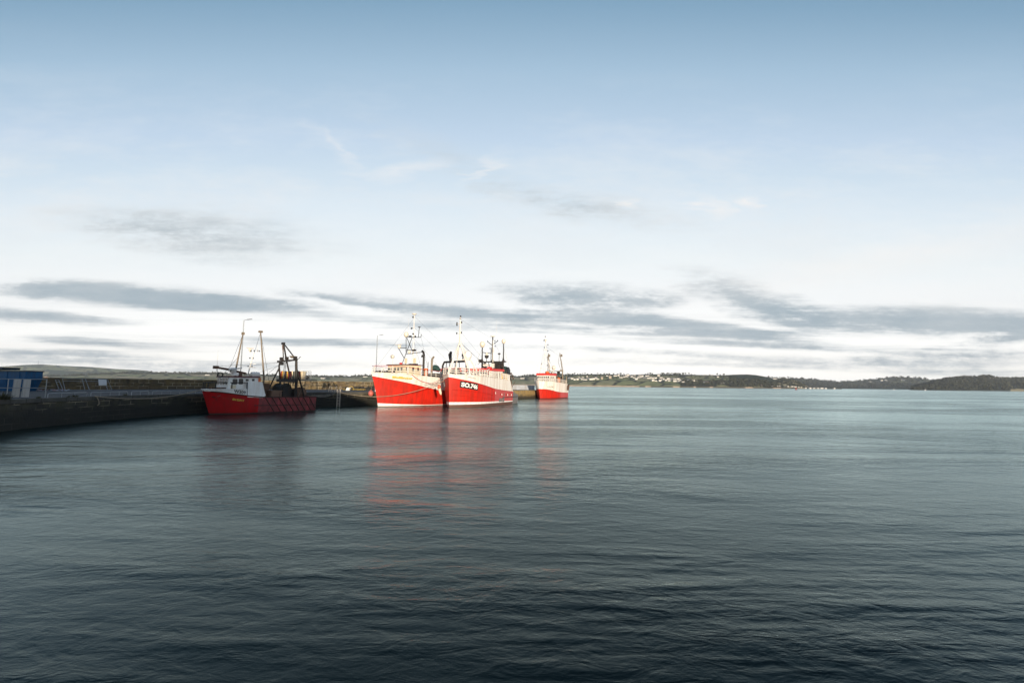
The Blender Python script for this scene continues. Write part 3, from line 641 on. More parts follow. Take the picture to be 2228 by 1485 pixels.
# ------------------------------------------------------------------ boats
XS = [1.0, 0.0]
def P(x, p, z): return Vector((x * XS[0], -p, z + max(0, z - 4.9) * XS[1] * x))        # aft of the stem, to port, above the water
class Boat:
    def __init__(s, name, loc, theta, label, L, B, rake, top, red, boot, entw, entt, paint, cols=None, deckz=None, fade=None, flare=.6, zw=.05, ve=None):
        s.root = empty(name, loc, R(90 - theta), label, 'fishing boat', 'fishing boats moored along the quay'); s.L, s.B, s.rk, s.top, s.red = L, B, rake, top, red
        s.entw, s.entt, s.flare, s.ve, s.xsc = entw, entt, flare, ve, tuple(XS)
        xs = sorted(set([L * (i / 40) ** 1.5 if i < 40 else L for i in range(41)] + (cols or [])))
        def bands(x):
            t, r, b = top(x), red(x), boot(x)
            r = min(r, t - .02); b = min(b, r - .1)
            return [-1.2, -.5, zw, b, b + (r - b) * .33, b + (r - b) * .66, r, r + (t - r) * .5, t]
        idx = [0, 0, 1, 2, 2, 2, 3, 3]
        g = MB(); grid = {}
        for side in (1, -1):
            vs = []
            for x in xs:
                for z in bands(x):
                    q = s.surf(x, z, side); vs.append(q)
            K = 9; fs = []; ms = []
            for i in range(len(xs) - 1):
                for k in range(K - 1):
                    f = (i * K + k, i * K + k + 1, (i + 1) * K + k + 1, (i + 1) * K + k)
                    g2 = idx[k]; xm = (xs[i] + xs[i + 1]) / 2
                    if fade: g2 = fade(xm, k, g2)
                    fs.append(f if side > 0 else tuple(reversed(f))); ms.append(g2)
            o = len(g.v); g.v += [tuple(v) for v in vs]
            for f, m_ in zip(fs, ms): g.f.append(tuple(o + a for a in f)); g.m.append(m_); g.sm.append(True)
            grid[side] = [vs[i * K:(i + 1) * K] for i in range(len(xs))]
        a, b = grid[1][-1], grid[-1][-1]
        for k in range(8): g.quad([b[k], a[k], a[k + 1], b[k + 1]], g.m[-1] if False else (4 if len(paint) > 4 else idx[k]))
        s.hull = g.build('hull', paint, s.root)
        dk = MB(); dz = deckz or (lambda x: top(x) - .9)
        for i in range(len(xs) - 1):
            q = []
            for x in (xs[i], xs[i + 1]):
                z = dz(x); v = s.surf(x, z, 1); q.append((v.x, abs(v.y) * .985, z))
            dk.quad([(q[0][0], -q[0][1], q[0][2]), (q[1][0], -q[1][1], q[1][2]), (q[1][0], q[1][1], q[1][2]), (q[0][0], q[0][1], q[0][2])])
        dk.build('deck', m_greyp, s.root)
        s.xs = xs
    def surf(s, x, z, side=1, off=0.0):
        zt = s.top(x); k = max(0.0, min(1.0, z / max(zt, 2.5)))
        ent = s.entw + (s.entt - s.entw) * k ** s.flare; q = min(1.0, x / ent)
        hb = s.B / 2 * ((1 - (1 - q) ** s.ve) if s.ve else (1 - (1 - q) ** 2.2) ** (.92 - .46 * k))
        hb *= 1 - .13 * max(0, (x / s.L - .72) / .28) ** 1.6
        if z < .3: hb *= 1 - .10 * min(1, (.3 - z) / 1.2)
        hb *= .955 + .045 * k
        xx = x + s.rk(z) * max(0.0, 1 - x / 5.0) ** 1.4
        return P(xx, side * (hb + off), z)
    def line(s, zf, x0, x1, side, off=.03, n=26):
        return [s.surf(x0 + (x1 - x0) * (i / n), zf(x0 + (x1 - x0) * (i / n)), side, off) for i in range(n + 1)]
    def strake(s, name, zf, x0, x1, r, m, sides=(1, -1), off=.03):
        for sd_ in sides: MB().tube(s.line(zf, x0, x1, sd_, off), r, 6).build(name, m, s.root)
    def letter(s, name, txt, x0, x1, zbase, zh, m, side=1, bold=0.0, shear=0.0, off=.05, parent=None, slope=None, fn=None):
        uv, fs = text_geo(txt, 1.0, bold, shear)
        vs = []
        for (u, v) in uv:
            if side < 0: u = 1 - u
            x = x0 + (x1 - x0) * u; z = (slope(x) if slope else 0) + zbase + zh * v
            vs.append(s.surf(x, z, side, off))
        g = MB(); g.add(vs, fs); return g.build(name, m, parent or s.root)
    def rail(s, name, pts, heights, r, m, post_every=1.6, parent=None, posts=None):
        """pts: foot points (x,p,z); rails at the given heights above them"""
        g = MB(); pts = [P(*q) for q in pts]
        for h in heights: g.tube([q + Vector((0, 0, h)) for q in pts], r, 6)
        hm = max(heights); acc = 0; g.tube([pts[0], pts[0] + Vector((0, 0, hm))], r * 1.1, 6)
        for a, b in zip(pts, pts[1:]):
            Ls = (b - a).length; n = max(1, round(Ls / post_every))
            for i in range(1, n + 1):
                q = a.lerp(b, i / n); g.tube([q, q + Vector((0, 0, hm))], r * 1.1, 6)
        return g.build(name, m, parent or s.root)
    def house(s, x0, x1, hw, z0, z1, m, rm, roof_t=.2, over=.25, rake=.0, fascia=None, taper=1.0):
        g = MB(); w0 = hw * taper
        g.hexa([P(x0, -w0, z0), P(x1, -hw, z0), P(x1, hw, z0), P(x0, w0, z0)], [P(x0 + rake, -w0, z1), P(x1, -hw, z1), P(x1, hw, z1), P(x0 + rake, w0, z1)])
        h = g.build('wheelhouse', m, s.root)
        r = MB(); a, b = x0 + rake - over, x1 + over; e = hw + over; e0 = w0 + over
        r.hexa([P(a, -e0, z1 + .002), P(b, -e, z1 + .002), P(b, e, z1 + .002), P(a, e0, z1 + .002)], [P(a + .1, -e0 + .1, z1 + roof_t), P(b, -e + .1, z1 + roof_t), P(b, e - .1, z1 + roof_t), P(a + .1, e0 - .1, z1 + roof_t)])
        r.build('roof', rm, h); return h
    def window(s, par, c, u, v, w, h, n, fm=None):
        """glazed opening: c centre, u along, v up, n outward"""
        c, u, v, n = Vector(c), Vector(u).normalized(), Vector(v).normalized(), Vector(n).normalized(); g = MB()
        ch = min(w, h) * .16
        out = [(-w / 2 + ch, -h / 2), (w / 2 - ch, -h / 2), (w / 2, -h / 2 + ch), (w / 2, h / 2 - ch), (w / 2 - ch, h / 2), (-w / 2 + ch, h / 2), (-w / 2, h / 2 - ch), (-w / 2, -h / 2 + ch)]
        i_ = [c + u * a + v * b + n * .02 for a, b in out]; k = 1.0 + .12 / max(w, h)
        o1 = [c + u * a * (1 + .055 / w) + v * b * (1 + .055 / h) + n * .05 for a, b in out]; o0 = [c + u * a * (1 + .055 / w) + v * b * (1 + .055 / h) for a, b in out]; i1 = [q + n * .03 for q in i_]
        g.quad(i_, 0)
        for j in range(8):
            l = (j + 1) % 8
            g.quad([o1[j], o1[l], i1[l], i1[j]], 1); g.quad([o0[j], o0[l], o1[l], o1[j]], 1); g.quad([i1[j], i1[l], i_[l], i_[j]], 1)
        return g.build('window', [m_glass, fm or m_white2], par)
    def pwin(s, par, x, p, z, w, h, fm=None, sd_=1): return s.window(par, P(x, sd_ * p, z), P(sd_, 0, 0), (0, 0, 1), w, h, P(0, sd_, 0), fm)
    def fwin(s, par, x, p, z, w, h, fm=None, tilt=0.0): return s.window(par, P(x, p, z), P(0, 1, 0), Vector((tilt, 0, 1)), w, h, P(-1, 0, tilt), fm)
    def part(s, name, g, m, parent=None): return g.build(name, m, parent or s.root)
    def radar(s, x, p, z, par, w=1.6, ang=.4):
        g = MB(); g.tube([P(x, p, z - .3), P(x, p, z)], .06, 6); g.lathe(P(x, p, z), [(.0, 0), (.22, 0), (.22, .22), (.14, .3), (0, .3)], 10)
        d = Vector((math.cos(ang), math.sin(ang), 0)); g.beam(P(x, p, z + .38) - d * w / 2, P(x, p, z + .38) + d * w / 2, .14, .12); return g.build('radar_scanner', m_dome, par)
    def dome(s, x, p, z, r, par, m=None):
        g = MB(); g.ball(P(x, p, z), r, 16, 10, 0, (1, 1, 1.08)); g.lathe(P(x, p, z - r * 1.1), [(0, 0), (r * .55, 0), (r * .7, r * .3)], 12); return g.build('radome', m or m_dome, par)
    def lamp(s, x, p, z, par, r=.14):
        g = MB(); g.lathe(P(x, p, z), [(0, -r), (r * .8, -r), (r, 0), (r * .8, r), (0, r * 1.1)], 8); return g.build('navigation_light', m_black, par)
    def whip(s, x, p, z, h, par=None): return MB().tube([P(x, p, z), P(x, p, z + h)], [.03, .012], 5).build('whip_antenna', m_whitem, par or s.root)

# ---- the small white and red trawler W309
XS[:] = [.965, 0.0]
b = Boat('small_trawler', (-44.8, 68.9, 0), 37, 'smallest trawler, dull red hull with a white wheelhouse and rusty stern gantry', 16.0, 5.4, lambda z: -1.15 * max(0, z) / 3.5,
         curve([(0, 3.66), (3, 3.72), (4.15, 3.74), (4.25, 2.8), (7, 2.55), (16, 2.5)]), curve([(0, 3.42), (1.5, 3.25), (2.5, 3.05), (4.5, 2.70), (6.9, 2.47), (16, 2.42)]), lambda x: .16, 8, 5.5,
         [m_anti, m_black, m_redold, m_white2, m_redpale], [4.15, 4.25, 4.2, 6.0], lambda x: 2.3 if x < 4.2 else 1.6, lambda x, k, i: 4 if (x > 6.0 and i == 2) else (4 if i == 3 and x > 7 else i), .8)
b.strake('rubbing_strake', lambda x: b.red(x) + .0, .02, 16, .075, m_strake)
b.strake('lower_strake', lambda x: 1.28 - .01 * x, 5.4, 15.9, .055, m_strake)
b.strake('cap_rail', lambda x: b.top(x) + .02, .0, 4.15, .06, m_white2)
for k in range(8):
    x = 7.0 + k * 1.08; MB().tube([b.surf(x + 1.55 * j / 5, 2.36 - 2.2 * j / 5, 1, .06) for j in range(6)], .062, 6).build('fender_bar', m_strake, b.root)
b.letter('registration', 'W309', 2.7, 4.05, 0.16, .52, m_dletter, bold=.02, slope=lambda x: b.red(x))
b.letter('name_lettering', 'RN SUN V', 2.55, 3.95, -.98, .33, m_gold, shear=.25, bold=.04, slope=lambda x: b.red(x))
b.letter('faded_name_lettering', 'SOUTHE', 1.5, 2.5, -.98, .28, mat('faded_lettering', (.30, .05, .02), .6), shear=.25, slope=lambda x: b.red(x))
h = b.house(1.5, 6.0, 2.05, 3.5, 5.5, m_white2, m_maroon, .2, .22, rake=.15)
for (xa, xb, za, zb) in [(2.15, 2.85, 4.42, 5.26), (3.05, 3.68, 4.45, 5.32), (4.05, 4.5, 4.93, 5.28), (5.0, 5.42, 4.96, 5.3)]:
    hw = 2.05
    for sd_ in (1, -1): b.pwin(h, (xa + xb) / 2, hw + .01, (za + zb) / 2, xb - xa, zb - za, sd_=sd_)
for q in (-1.5, -.5, .5, 1.5): b.fwin(h, 1.585, q, 4.83, .86, .95, tilt=.047)
MB().box(P(5.0, 0, 2.8), (2.0, 3.9, 1.6)).build('deck_house', m_white2, b.root)
MB().box(P(6.28, 1.0, 5.1), (.5, 1.5, .75)).build('orange_panel', m_orange, h)
g = MB(); hb = 2.62
g.hexa([P(4.25, hb - .05, 2.5), P(6.55, hb, 2.4), P(6.55, hb + .09, 2.4), P(4.25, hb + .05, 2.5)], [P(4.25, hb - .2, 4.88), P(6.45, hb - .15, 4.83), P(6.45, hb - .06, 4.83), P(4.25, hb - .1, 4.88)])
g.hexa([P(6.55, hb, 2.4), P(7.0, hb, 2.75), P(7.0, hb + .09, 2.75), P(6.55, hb + .09, 2.4)], [P(6.45, hb - .15, 4.83), P(6.85, hb - .1, 3.3), P(6.85, hb - .01, 3.3), P(6.45, hb - .06, 4.83)])
g.hexa([P(4.25, 1.75, 4.80), P(6.45, 1.75, 4.78), P(6.45, hb - .1, 4.78), P(4.25, hb - .15, 4.80)], [P(4.25, 1.75, 4.87), P(6.45, 1.75, 4.84), P(6.45, hb - .1, 4.84), P(4.25, hb - .15, 4.87)])
b.part('deck_shelter', g, m_white2)
b.rail('bow_rail', [(-.95, .35, 3.66), (.1, 1.35, 3.7), (2.1, 2.1, 3.7), (4.2, 2.4, 3.72)], [1.0], .065, m_black, 2.1)
b.rail('bow_rail', [(-.95, -.35, 3.66), (.1, -1.35, 3.7), (2.1, -2.1, 3.7), (4.2, -2.4, 3.72)], [1.0], .065, m_black, 2.1)
# spars and masts
g = MB(); g.tube([P(3.5, -.3, 5.6), P(3.55, -.3, 7.0), P(4.1, 0, 12.3)], [.15, .14, .09], 8); g.box(P(4.12, 0, 12.4), (.35, .35, .4)); b.part('derrick_boom', g, m_spar)
g = MB(); g.tube([P(7.7, .2, 3), P(7.75, .2, 5.6), P(6.85, 0, 12.9)], [.16, .15, .09], 8); g.box(P(6.85, 0, 12.95), (.5, .5, .3)); b.part('derrick_boom', g, m_spar)
g = MB(); g.tube([P(.25, .5, 6.95), P(2.0, .2, 6.72), P(4.9, 0, 6.15)], [.15, .17, .17], 8); g.box(P(.3, .5, 6.95), (.7, .4, .45)); g.box(P(4.1, 0, 5.9), (.4, .5, .6)); b.part('forward_boom', g, m_rust)
MB().tube([P(.45, .55, 6.8), P(.5, .6, 6.1), P(.9, .7, 5.65)], .035, 5).build('hanging_cable', m_black, b.root)
g = MB(); g.lathe(P(3.0, 0, 6.2), [(0, 0), (.45, 0), (.5, .5), (.4, .75), (0, .8)], 14); g.box(P(3.3, 0, 6.0), (.8, .8, .4)); b.part('winch_housing', g, m_white2)
MB().tube([P(1.9, 1.1, 6.62), P(4.0, .6, 6.95)], .1, 8).build('grey_boom', m_whitem, b.root)
g = MB(); g.lathe(P(6.2, .4, 6.05), [(0, -.65), (.33, -.62), (.38, -.3), (.38, .3), (.33, .62), (0, .65)], 14, axis=Vector((1, 0, 0))); g.box(P(6.2, .4, 5.75), (.9, .5, .2)); b.part('liferaft_canister', g, m_white2)
mm = MB(); mm.tube([P(5.2, 0, 5.6), P(5.95, 0, 9.4)], [.1, .07], 8); mm.beam(P(5.3, -.3, 9.38), P(6.8, .3, 9.46), .09); mm.beam(P(5.35, 0, 7.6), P(6.2, .4, 7.7), .06); mm.tube([P(5.5, 0, 7.2), P(6.4, .2, 7.1)], .05, 6); mt = b.part('mast', mm, m_whitem)
b.radar(5.45, -.2, 9.8, mt, 1.1, .15)
for (x, z) in [(5.5, 9.7), (6.0, 9.8), (6.5, 9.85), (6.8, 9.8), (5.4, 8.6), (5.9, 8.6), (5.2, 7.3), (5.8, 7.3)]: b.lamp(x, .05, z, mt, .1)
b.whip(.45, .5, 6.3, 3.2); b.whip(6.4, .2, 9.5, 1.3, mt)
g = MB()
for a, c in [((3.6, -.3, 8.5), (1.8, -1, 5.7)), ((4.1, 0, 12.3), (1.6, 1.2, 5.7)), ((6.85, 0, 12.9), (8.5, 1.5, 2.8)), ((6.85, 0, 12.8), (6.0, .1, 9.4)), ((.4, .5, 7.1), (11.8, 0, 8.3)), ((4.0, 0, 7.2), (11.8, -2, 8.2)), ((6.0, .4, 6.0), (11.8, 1.0, 8.4)), ((7.7, .2, 5.6), (11.7, -2.5, 8.0))]: g.tube([P(*a), P(*c)], .022, 4)
b.part('rigging_wires', g, m_black)
# stern gantry
gx = 11.8; G_ = MB()
G_.tube([P(gx + .3, -2.55, 2.4), P(gx + .2, -2.75, 5.3), P(gx, -3.0, 7.6), P(gx, -2.7, 8.35)], [.17, .17, .15, .15], 8); G_.tube([P(gx + .3, 2.5, 2.4), P(gx + .2, 2.7, 5.3), P(gx, 2.65, 8.5)], [.24, .24, .2], 8)
G_.tube([P(gx - 2.4, -2.5, 2.4), P(gx - 1.1, -2.6, 5.2), P(gx, -2.9, 7.3)], .12, 8); G_.tube([P(gx + 2.0, 2.3, 2.4), P(gx + .9, 2.5, 5.2), P(gx, 2.5, 7.8)], .14, 8)
G_.beam(P(gx, -3.0, 8.42), P(gx, 2.9, 8.55), .26); G_.beam(P(gx, -3.2, 5.15), P(gx, 3.1, 5.08), .5, .5)
G_.tube([P(gx, 2.6, 8.6), P(gx, -1.9, 11.5)], .1, 8); G_.tube([P(gx, -1.9, 11.5), P(gx, -.6, 8.6), P(gx, 1.2, 5.3)], .13, 8); G_.tube([P(gx, -2.1, 11.3), P(gx, -1.6, 8.5)], .09, 8); G_.box(P(gx, -2.0, 11.5), (.4, .6, .35))
for q, z in [(-2.3, 8.85), (-.5, 8.9), (2.3, 8.9), (-2.1, 8.0)]: G_.box(P(gx, q, z), (.45, .5, .5))
G_.tube([P(gx, 2.8, 8.6), P(gx, 3.6, 8.8), P(gx, 3.75, 9.0), P(gx, 4.0, 9.0)], .05, 6); G_.tube([P(gx, -3.0, 8.5), P(gx, -3.4, 8.5)], .06, 6); G_.box(P(gx, -3.45, 8.4), (.25, .25, .35))
G_.tube([P(gx, -1.5, 5.4), P(gx, -1.1, 8.4)], .04, 5); G_.tube([P(gx, -1.0, 5.4), P(gx, -.7, 8.4)], .04, 5)
for k in range(8): G_.tube([P(gx, -1.5 + .4 * k / 8, 5.6 + 2.8 * k / 8), P(gx, -1.0 + .3 * k / 8, 5.6 + 2.8 * k / 8)], .03, 4)
for q in (-2.4, -1, .6, 2.2): G_.tube([P(gx, q, 5.1), P(gx, q * .9, 4.3)], .08, 6)
gt = b.part('stern_gantry', G_, m_dsteel)
g = MB(); g.lathe(P(gx, 1.35, 8.9), [(0, 0), (.25, 0), (.4, .2), (.55, .32), (0, .36)], 12); b.part('floodlight', g, m_spar, gt)
MB().tube([P(gx - .1, -1.9, 11.2), P(gx - .1, -1.8, 10.4), P(gx - .1, -1.6, 9.8)], [.14, .09, .05], 6).build('hanging_block', m_rust, gt)
MB().beam(P(gx + 1.9, -3.3, 5.28), P(gx + 1.9, 3.1, 5.28), 3.6, .10).build('net_platform', m_dsteel, gt)
g = MB(); g.lathe(P(11.0, 0, 3.75), [(0, -1.35), (.95, -1.35), (.95, -1.2), (.75, -1.2), (.72, 0), (.78, 1.2), (.95, 1.2), (.95, 1.35), (0, 1.35)], 18, axis=Vector((0, 1, 0))); b.part('net_drum', g, m_dnet)
g = MB(); g.box(P(11, 1.6, 3.0), (1.4, .25, 1.9)); g.box(P(11, -1.6, 3.0), (1.4, .25, 1.9)); b.part('drum_stand', g, m_dsteel)
g = MB(); g.box(P(9.0, 1.3, 2.75), (1.7, 1.7, 1.35)); g.box(P(9.0, 1.3, 3.46), (1.9, 1.9, .1)); g.box(P(8.3, 2.2, 2.8), (.12, .12, 1.3)); g.box(P(9.6, 2.2, 2.8), (.12, .12, 1.3)); b.part('steel_hopper', g, m_tan)
g = MB(); g.lathe(P(13.4, 1.6, 3.1), [(0, -.2), (.95, -.2), (.95, -.08), (.6, -.08), (.6, 1.1), (.95, 1.1), (.95, 1.25), (0, 1.25)], 20, axis=Vector((.5, .85, 0))); b.part('trawl_winch', g, m_tan)
g = MB(); g.box(P(7.9, -.6, 3.4), (1.2, 2.6, 2.4)); b.part('engine_casing', g, m_rust)
g = MB(); g.box(P(13.6, -1.4, 3.0), (1.6, 1.2, 1.5)); b.part('deck_locker', g, m_dsteel); MB().tube([P(12.6, 2.4, 2.4), P(13.5, 2.2, 4.2), P(14.5, 1.2, 4.6)], .05, 6).build('bent_rail', m_spar, b.root)
g = MB(); g.lathe(P(.9, .7, 5.85), [(.30, -.1), (.42, -.06), (.42, .06), (.30, .1), (.30, -.1)], 14, axis=Vector((0, 1, .2))); b.part('roof_tyre', g, m_black, h)
MB().box(P(2.3, 2.06, 3.95), (.75, .03, .75)).build('tan_board', m_cream, h)
g = MB()
for q in range(5): g.box(P(-.3 + q * .5, .5 + .2 * q, 3.75), (.4, .4, .45))
b.part('anchor_gear', g, m_rust)
boat1 = b; XS[:] = [1.0, 0.0]
def place(b_, x, p, z):
    a_, c_ = b_.xsc; return b_.root.matrix_basis @ Vector((x * a_, -p, z + max(0, z - 4.9) * c_ * x))
bpy.context.view_layer.update()
# things standing on its net platform
r_ = empty('net_bin', place(b, 12.9, -.75, 5.36), b.root.rotation_euler.z + R(22), 'bin of upright rolled nets in red, yellow and blue on the trawler platform', 'net bin')
cols_ = [(.25, .02, .02), (.55, .30, .05), (.6, .5, .32), (.04, .06, .12), (.10, .05, .04), (.6, .38, .06), (.30, .03, .03), (.05, .05, .10), (.45, .04, .02), (.7, .6, .42), (.03, .04, .04), (.12, .12, .10), (.62, .52, .36), (.50, .06, .03), (.10, .04, .04), (.35, .05, .05), (.2, .08, .08)]
for i, c in enumerate(cols_):
    g = MB(); y = 2.0 - i * .25; g.tube([(0, y, .0), (0.02, y, .7), (-.02, y + .01, 1.38 + .06 * math.sin(i * 2.3))], [.15, .155, .13], 8); g.build('net_roll', mat('net_roll_%d' % i, c, .8), r_)
g = MB(); g.box((0, 0, .04), (.7, 4.4, .08)); g.box((-.3, 0, .35), (.04, 4.4, .05)); g.box((.3, 0, .35), (.04, 4.4, .05)); g.build('tray', m_dsteel, r_)
p = place(b, 13.2, 2.75, 5.34); r_ = empty('cream_tank', p, b.root.rotation_euler.z, 'cream plastic tank at the end of the row of nets', 'tank')
g = MB(); g.lathe((0, 0, 0), [(0, 0), (.42, 0), (.52, 1.1), (.56, 1.25), (0, 1.3)], 4); g.build('body', m_cream, r_); MB().box((0, 0, 1.34), (.95, .95, .08)).build('lid', m_cream, r_)
p = place(b, 13.3, 3.65, 5.30); r_ = empty('wire_cage', p, b.root.rotation_euler.z, 'grey wire cage basket overhanging beside the cream tank', 'cage')
g = MB()
for x in (-.45, .45):
    for y in (-.5, .5): g.tube([(x, y, 0), (x, y, 1.4)], .025, 5)
for z in (0.02, .35, .7, 1.05, 1.4):
    g.tube([(-.45, -.5, z), (.45, -.5, z), (.45, .5, z), (-.45, .5, z), (-.45, -.5, z)], .018, 5)
for k in range(7):
    y = -.4 + .13 * k; g.tube([(-.45, y, 0), (-.45, y, 1.4)], .01, 4); g.tube([(.45, y, 0), (.45, y, 1.4)], .01, 4)
g.box((0, 0, .03), (.9, 1.0, .04)); g.build('mesh_frame', m_grey, r_); g = MB(); g.ball((0, 0, .36), .36, 12, 8, 0, (1, 1, .85), .3); g.build('contents', m_dnet, r_)

# ---- second boat: big red and white trawler lying against the quay
b = Boat('white_railed_trawler', (-27.5, 95.6, 0), 35, 'large red and white trawler with cream wheelhouse windows, lying inside the registration plate one', 26.0, 8.4, lambda z: -1.8 * (max(0, z) / 6.5) ** 1.3,
         curve([(0, 7.02), (4.0, 6.95), (4.5, 6.72), (9.4, 6.42), (14, 6.18), (17, 6.0), (18.4, 3.9), (26, 3.7)]), curve([(0, 6.22), (1.5, 5.75), (5, 4.9), (8.2, 4.25), (13.2, 3.4), (26, 3.0)]), curve([(0, .75), (4, .5), (10, .24), (26, .2)]), 15, 6.5,
         [m_anti, m_white2, m_red, m_white], [17, 18.4], None, None, .8, .12, 1.9)
b.strake('rubbing_strake', lambda x: b.red(x), .02, 26, .06, m_redold)
b.strake('cap_rail', lambda x: b.top(x), .0, 17, .07, m_white)
for k in range(3): b.strake('hull_swage', lambda x: 3.55 - .32 * k - .02 * x, 1.2, 3.8 + k * 1.5, .035, m_red, (1,), .0)
b.letter('name_shadow', 'Ballinool', 2.37, 5.57, .97, .42, m_dletter, bold=.06, off=.035, slope=lambda x: curve([(0, 5.15), (6, 4.7)])(x) - .05)
b.letter('name_lettering', 'Ballinool', 2.3, 5.5, 1.02, .42, m_gold, bold=.045, slope=lambda x: curve([(0, 5.15), (6, 4.7)])(x) - .05)
h = b.house(4.3, 9.2, 2.75, 5.9, 8.75, m_cream, m_maroon, .18, .3, taper=.9)
for q in (-2.05, -1.05, -.05, .95, 1.95): b.fwin(h, 4.29, q, 7.95, .68, .62, m_cream)
for x, w_, hh in [(5.3, .7, .6), (6.9, .55, .85), (8.3, .5, .8)]:
    for sd_ in (1, -1): b.pwin(h, x, 2.5 + .25 * (x - 4.3) / 4.9, 7.95, w_, hh, m_cream, sd_)
for sd_ in (1, -1):
    pl = [(-1.45, .25 * sd_, 7.0), (-.6, 1.5 * sd_, 7.0), (1.0, 2.9 * sd_, 6.98), (4.3, 3.9 * sd_, 6.95), (9.4, 4.1 * sd_, 6.42), (14, 4.12 * sd_, 6.2), (16.9, 4.1 * sd_, 6.0)]
    b.rail('bulwark_rail', pl, [.5, .95], .045, m_whitem, 1.7)
    MB().tube([P(x, p, z + 1.42) for x, p, z in pl], .05, 6).build('top_rail', m_redgraze_rail, b.root)
    g = MB()
    for x, p, z in pl[2:-1]: g.beam(P(x, p, z), P(x, p * .985, z + 1.45), .13, .3)
    b.part('rail_stanchion', g, m_white)
mm = MB(); mm.tube([P(8.8, .4, 8.5), P(8.9, .4, 14.3), P(8.9, .35, 20.2)], [.17, .14, .07], 8); mm.tube([P(9.6, .7, 8.5), P(9.6, .7, 12)], .08, 6); mt = b.part('mast', mm, m_whitem)
g = MB(); g.lathe(P(8.9, .35, 20.2), [(0, 0), (.12, 0), (.55, .22), (.5, .34), (0, .36)], 14); b.part('mast_cap', g, m_dome, mt)
g = MB(); x = 8.6
for a, c in [((x, .2, 15.1), (x, -3.2, 8.5)), ((x, -1.75, 15.3), (x, -1.6, 11.6)), ((x, -1.5, 15.1), (x, .3, 12.2)), ((x, -1.5, 12.4), (x, .4, 12.2)), ((x, -1.7, 11.5), (x, .6, 11.5)), ((x, -2.0, 15.3), (x, 3.0, 15.0)), ((x, -4.4, 13.0), (x, -1.4, 12.8)), ((x, -4.3, 13.0), (x, -2.15, 10.5)), ((x, .5, 11.6), (x, 3.6, 11.7)), ((x, 3.0, 15.0), (x, 3.1, 15.7)), ((x, 2.2, 15.0), (x, 2.4, 17.2)), ((x, -1.6, 8.5), (x, -1.6, 10.2)), ((8.85, .4, 10.1), (8.85, 1.2, 10.1)), ((8.9, .4, 17.2), (8.6, -.15, 17.2))]: g.tube([P(*a), P(*c)], .075, 6)
b.part('mast_bracing', g, m_dsteel, mt)
b.dome(8.6, -1.75, 15.9, .55, mt); b.radar(8.6, -4.2, 13.3, mt, 2.2, 1.5); b.dome(8.6, -3.9, 13.2, .4, mt); b.dome(8.6, -.6, 11.9, .35, mt)
g = MB(); g.lathe(P(8.6, 2.4, 17.2), [(0, 0), (.08, 0), (.35, .1), (.3, .18), (0, .2)], 10); b.part('antenna_disc', g, m_dsteel, mt)
for x, p, z in [(8.6, -.1, 17.2), (8.6, .5, 15.9), (8.6, .3, 19.7), (8.6, -.2, 15.4), (8.6, -.7, 15.4), (8.6, 1.2, 15.3), (8.6, 1.0, 12.3)]: b.lamp(x, p, z, mt, .18)
g = MB(); g.box(P(8.6, .95, 12.2), (.5, .9, .35)); b.part('loudhailer', g, m_dsteel, mt)
g = MB(); g.box(P(8.8, 1.05, 9.9), (.35, .55, 1.1)); b.part('light_board', g, m_cream, mt); g = MB(); g.box(P(8.6, -1.6, 9.9), (.3, .5, 1.2)); b.part('light_board', g, m_cream, mt)
g = MB(); g.tube([P(6.0, -2.9, 8.5), P(6.0, -3.0, 10.4)], .05, 6); g.lathe(P(5.9, -3.0, 10.75), [(0, .32), (.30, .32), (.42, .1), (.42, -.1), (.2, -.4), (0, -.4)], 14, axis=Vector((-1, .35, 0))); sl = b.part('searchlight', g, m_dome); g = MB(); g.lathe(P(5.55, -2.88, 10.75), [(0, 0), (.3, 0)], 14, axis=Vector((-1, .35, 0))); b.part('lens', g, m_glass, sl)
for (x, p, zt, cur) in [(11.2, 1.4, 12.2, -1), (13.6, 1.6, 10.9, 1)]:
    g = MB(); g.tube([P(x, p, 6.5), P(x, p, zt - .7), P(x + .12 * cur, p, zt - .3), P(x + .75 * cur * .8, p, zt + (0 if cur < 0 else .15))], [.26, .24, .24, .22], 10); b.part('exhaust_pipe', g, m_dsteel if cur < 0 else m_spar)
g = MB(); g.tube([P(12.4, 1.6, 6.4), P(12.4, 1.6, 9.8)], .07, 6); b.part('vent_pipe', g, m_dsteel)
g = MB(); g.tube([P(10.6, 1.5, 11.9), P(10.6, 1.5, 11.2)], .03, 5); g.lathe(P(10.6, 1.5, 10.75), [(0, 0), (.24, 0), (.16, .5), (0, .55)], 10); b.part('hanging_bell', g, m_black)
MB().box(P(8.7, .7, 9.08), (.8, 2.2, .3)).build('roof_vent', m_dsteel, h)
g = MB(); g.lathe(P(6.4, -.7, 9.12), [(0, -.2), (.3, -.2), (.35, 0), (.3, .25), (0, .28)], 10); b.part('red_light', g, m_redroof, h)
g = MB(); g.lathe(P(10.2, 3.2, 6.6), [(0, 0), (.42, 0), (.42, .7), (.3, .8), (.3, .95), (.42, 1.0), (.42, 1.6), (0, 1.65)], 12); b.part('orange_barrel', g, m_orange)
g = MB()
for q in range(9): g.box(P(-.2 + q * .45, .7 + .22 * q - 1.8, 7.05), (.3, .35, .5 + .25 * (q % 3)))
for q in range(3): g.lathe(P(.1 + q * .9, -.8 + q * .5, 6.9), [(0, 0), (.18, 0), (.12, .3), (.22, .5), (0, .55)], 10)
b.part('bow_bollards', g, m_dsteel)
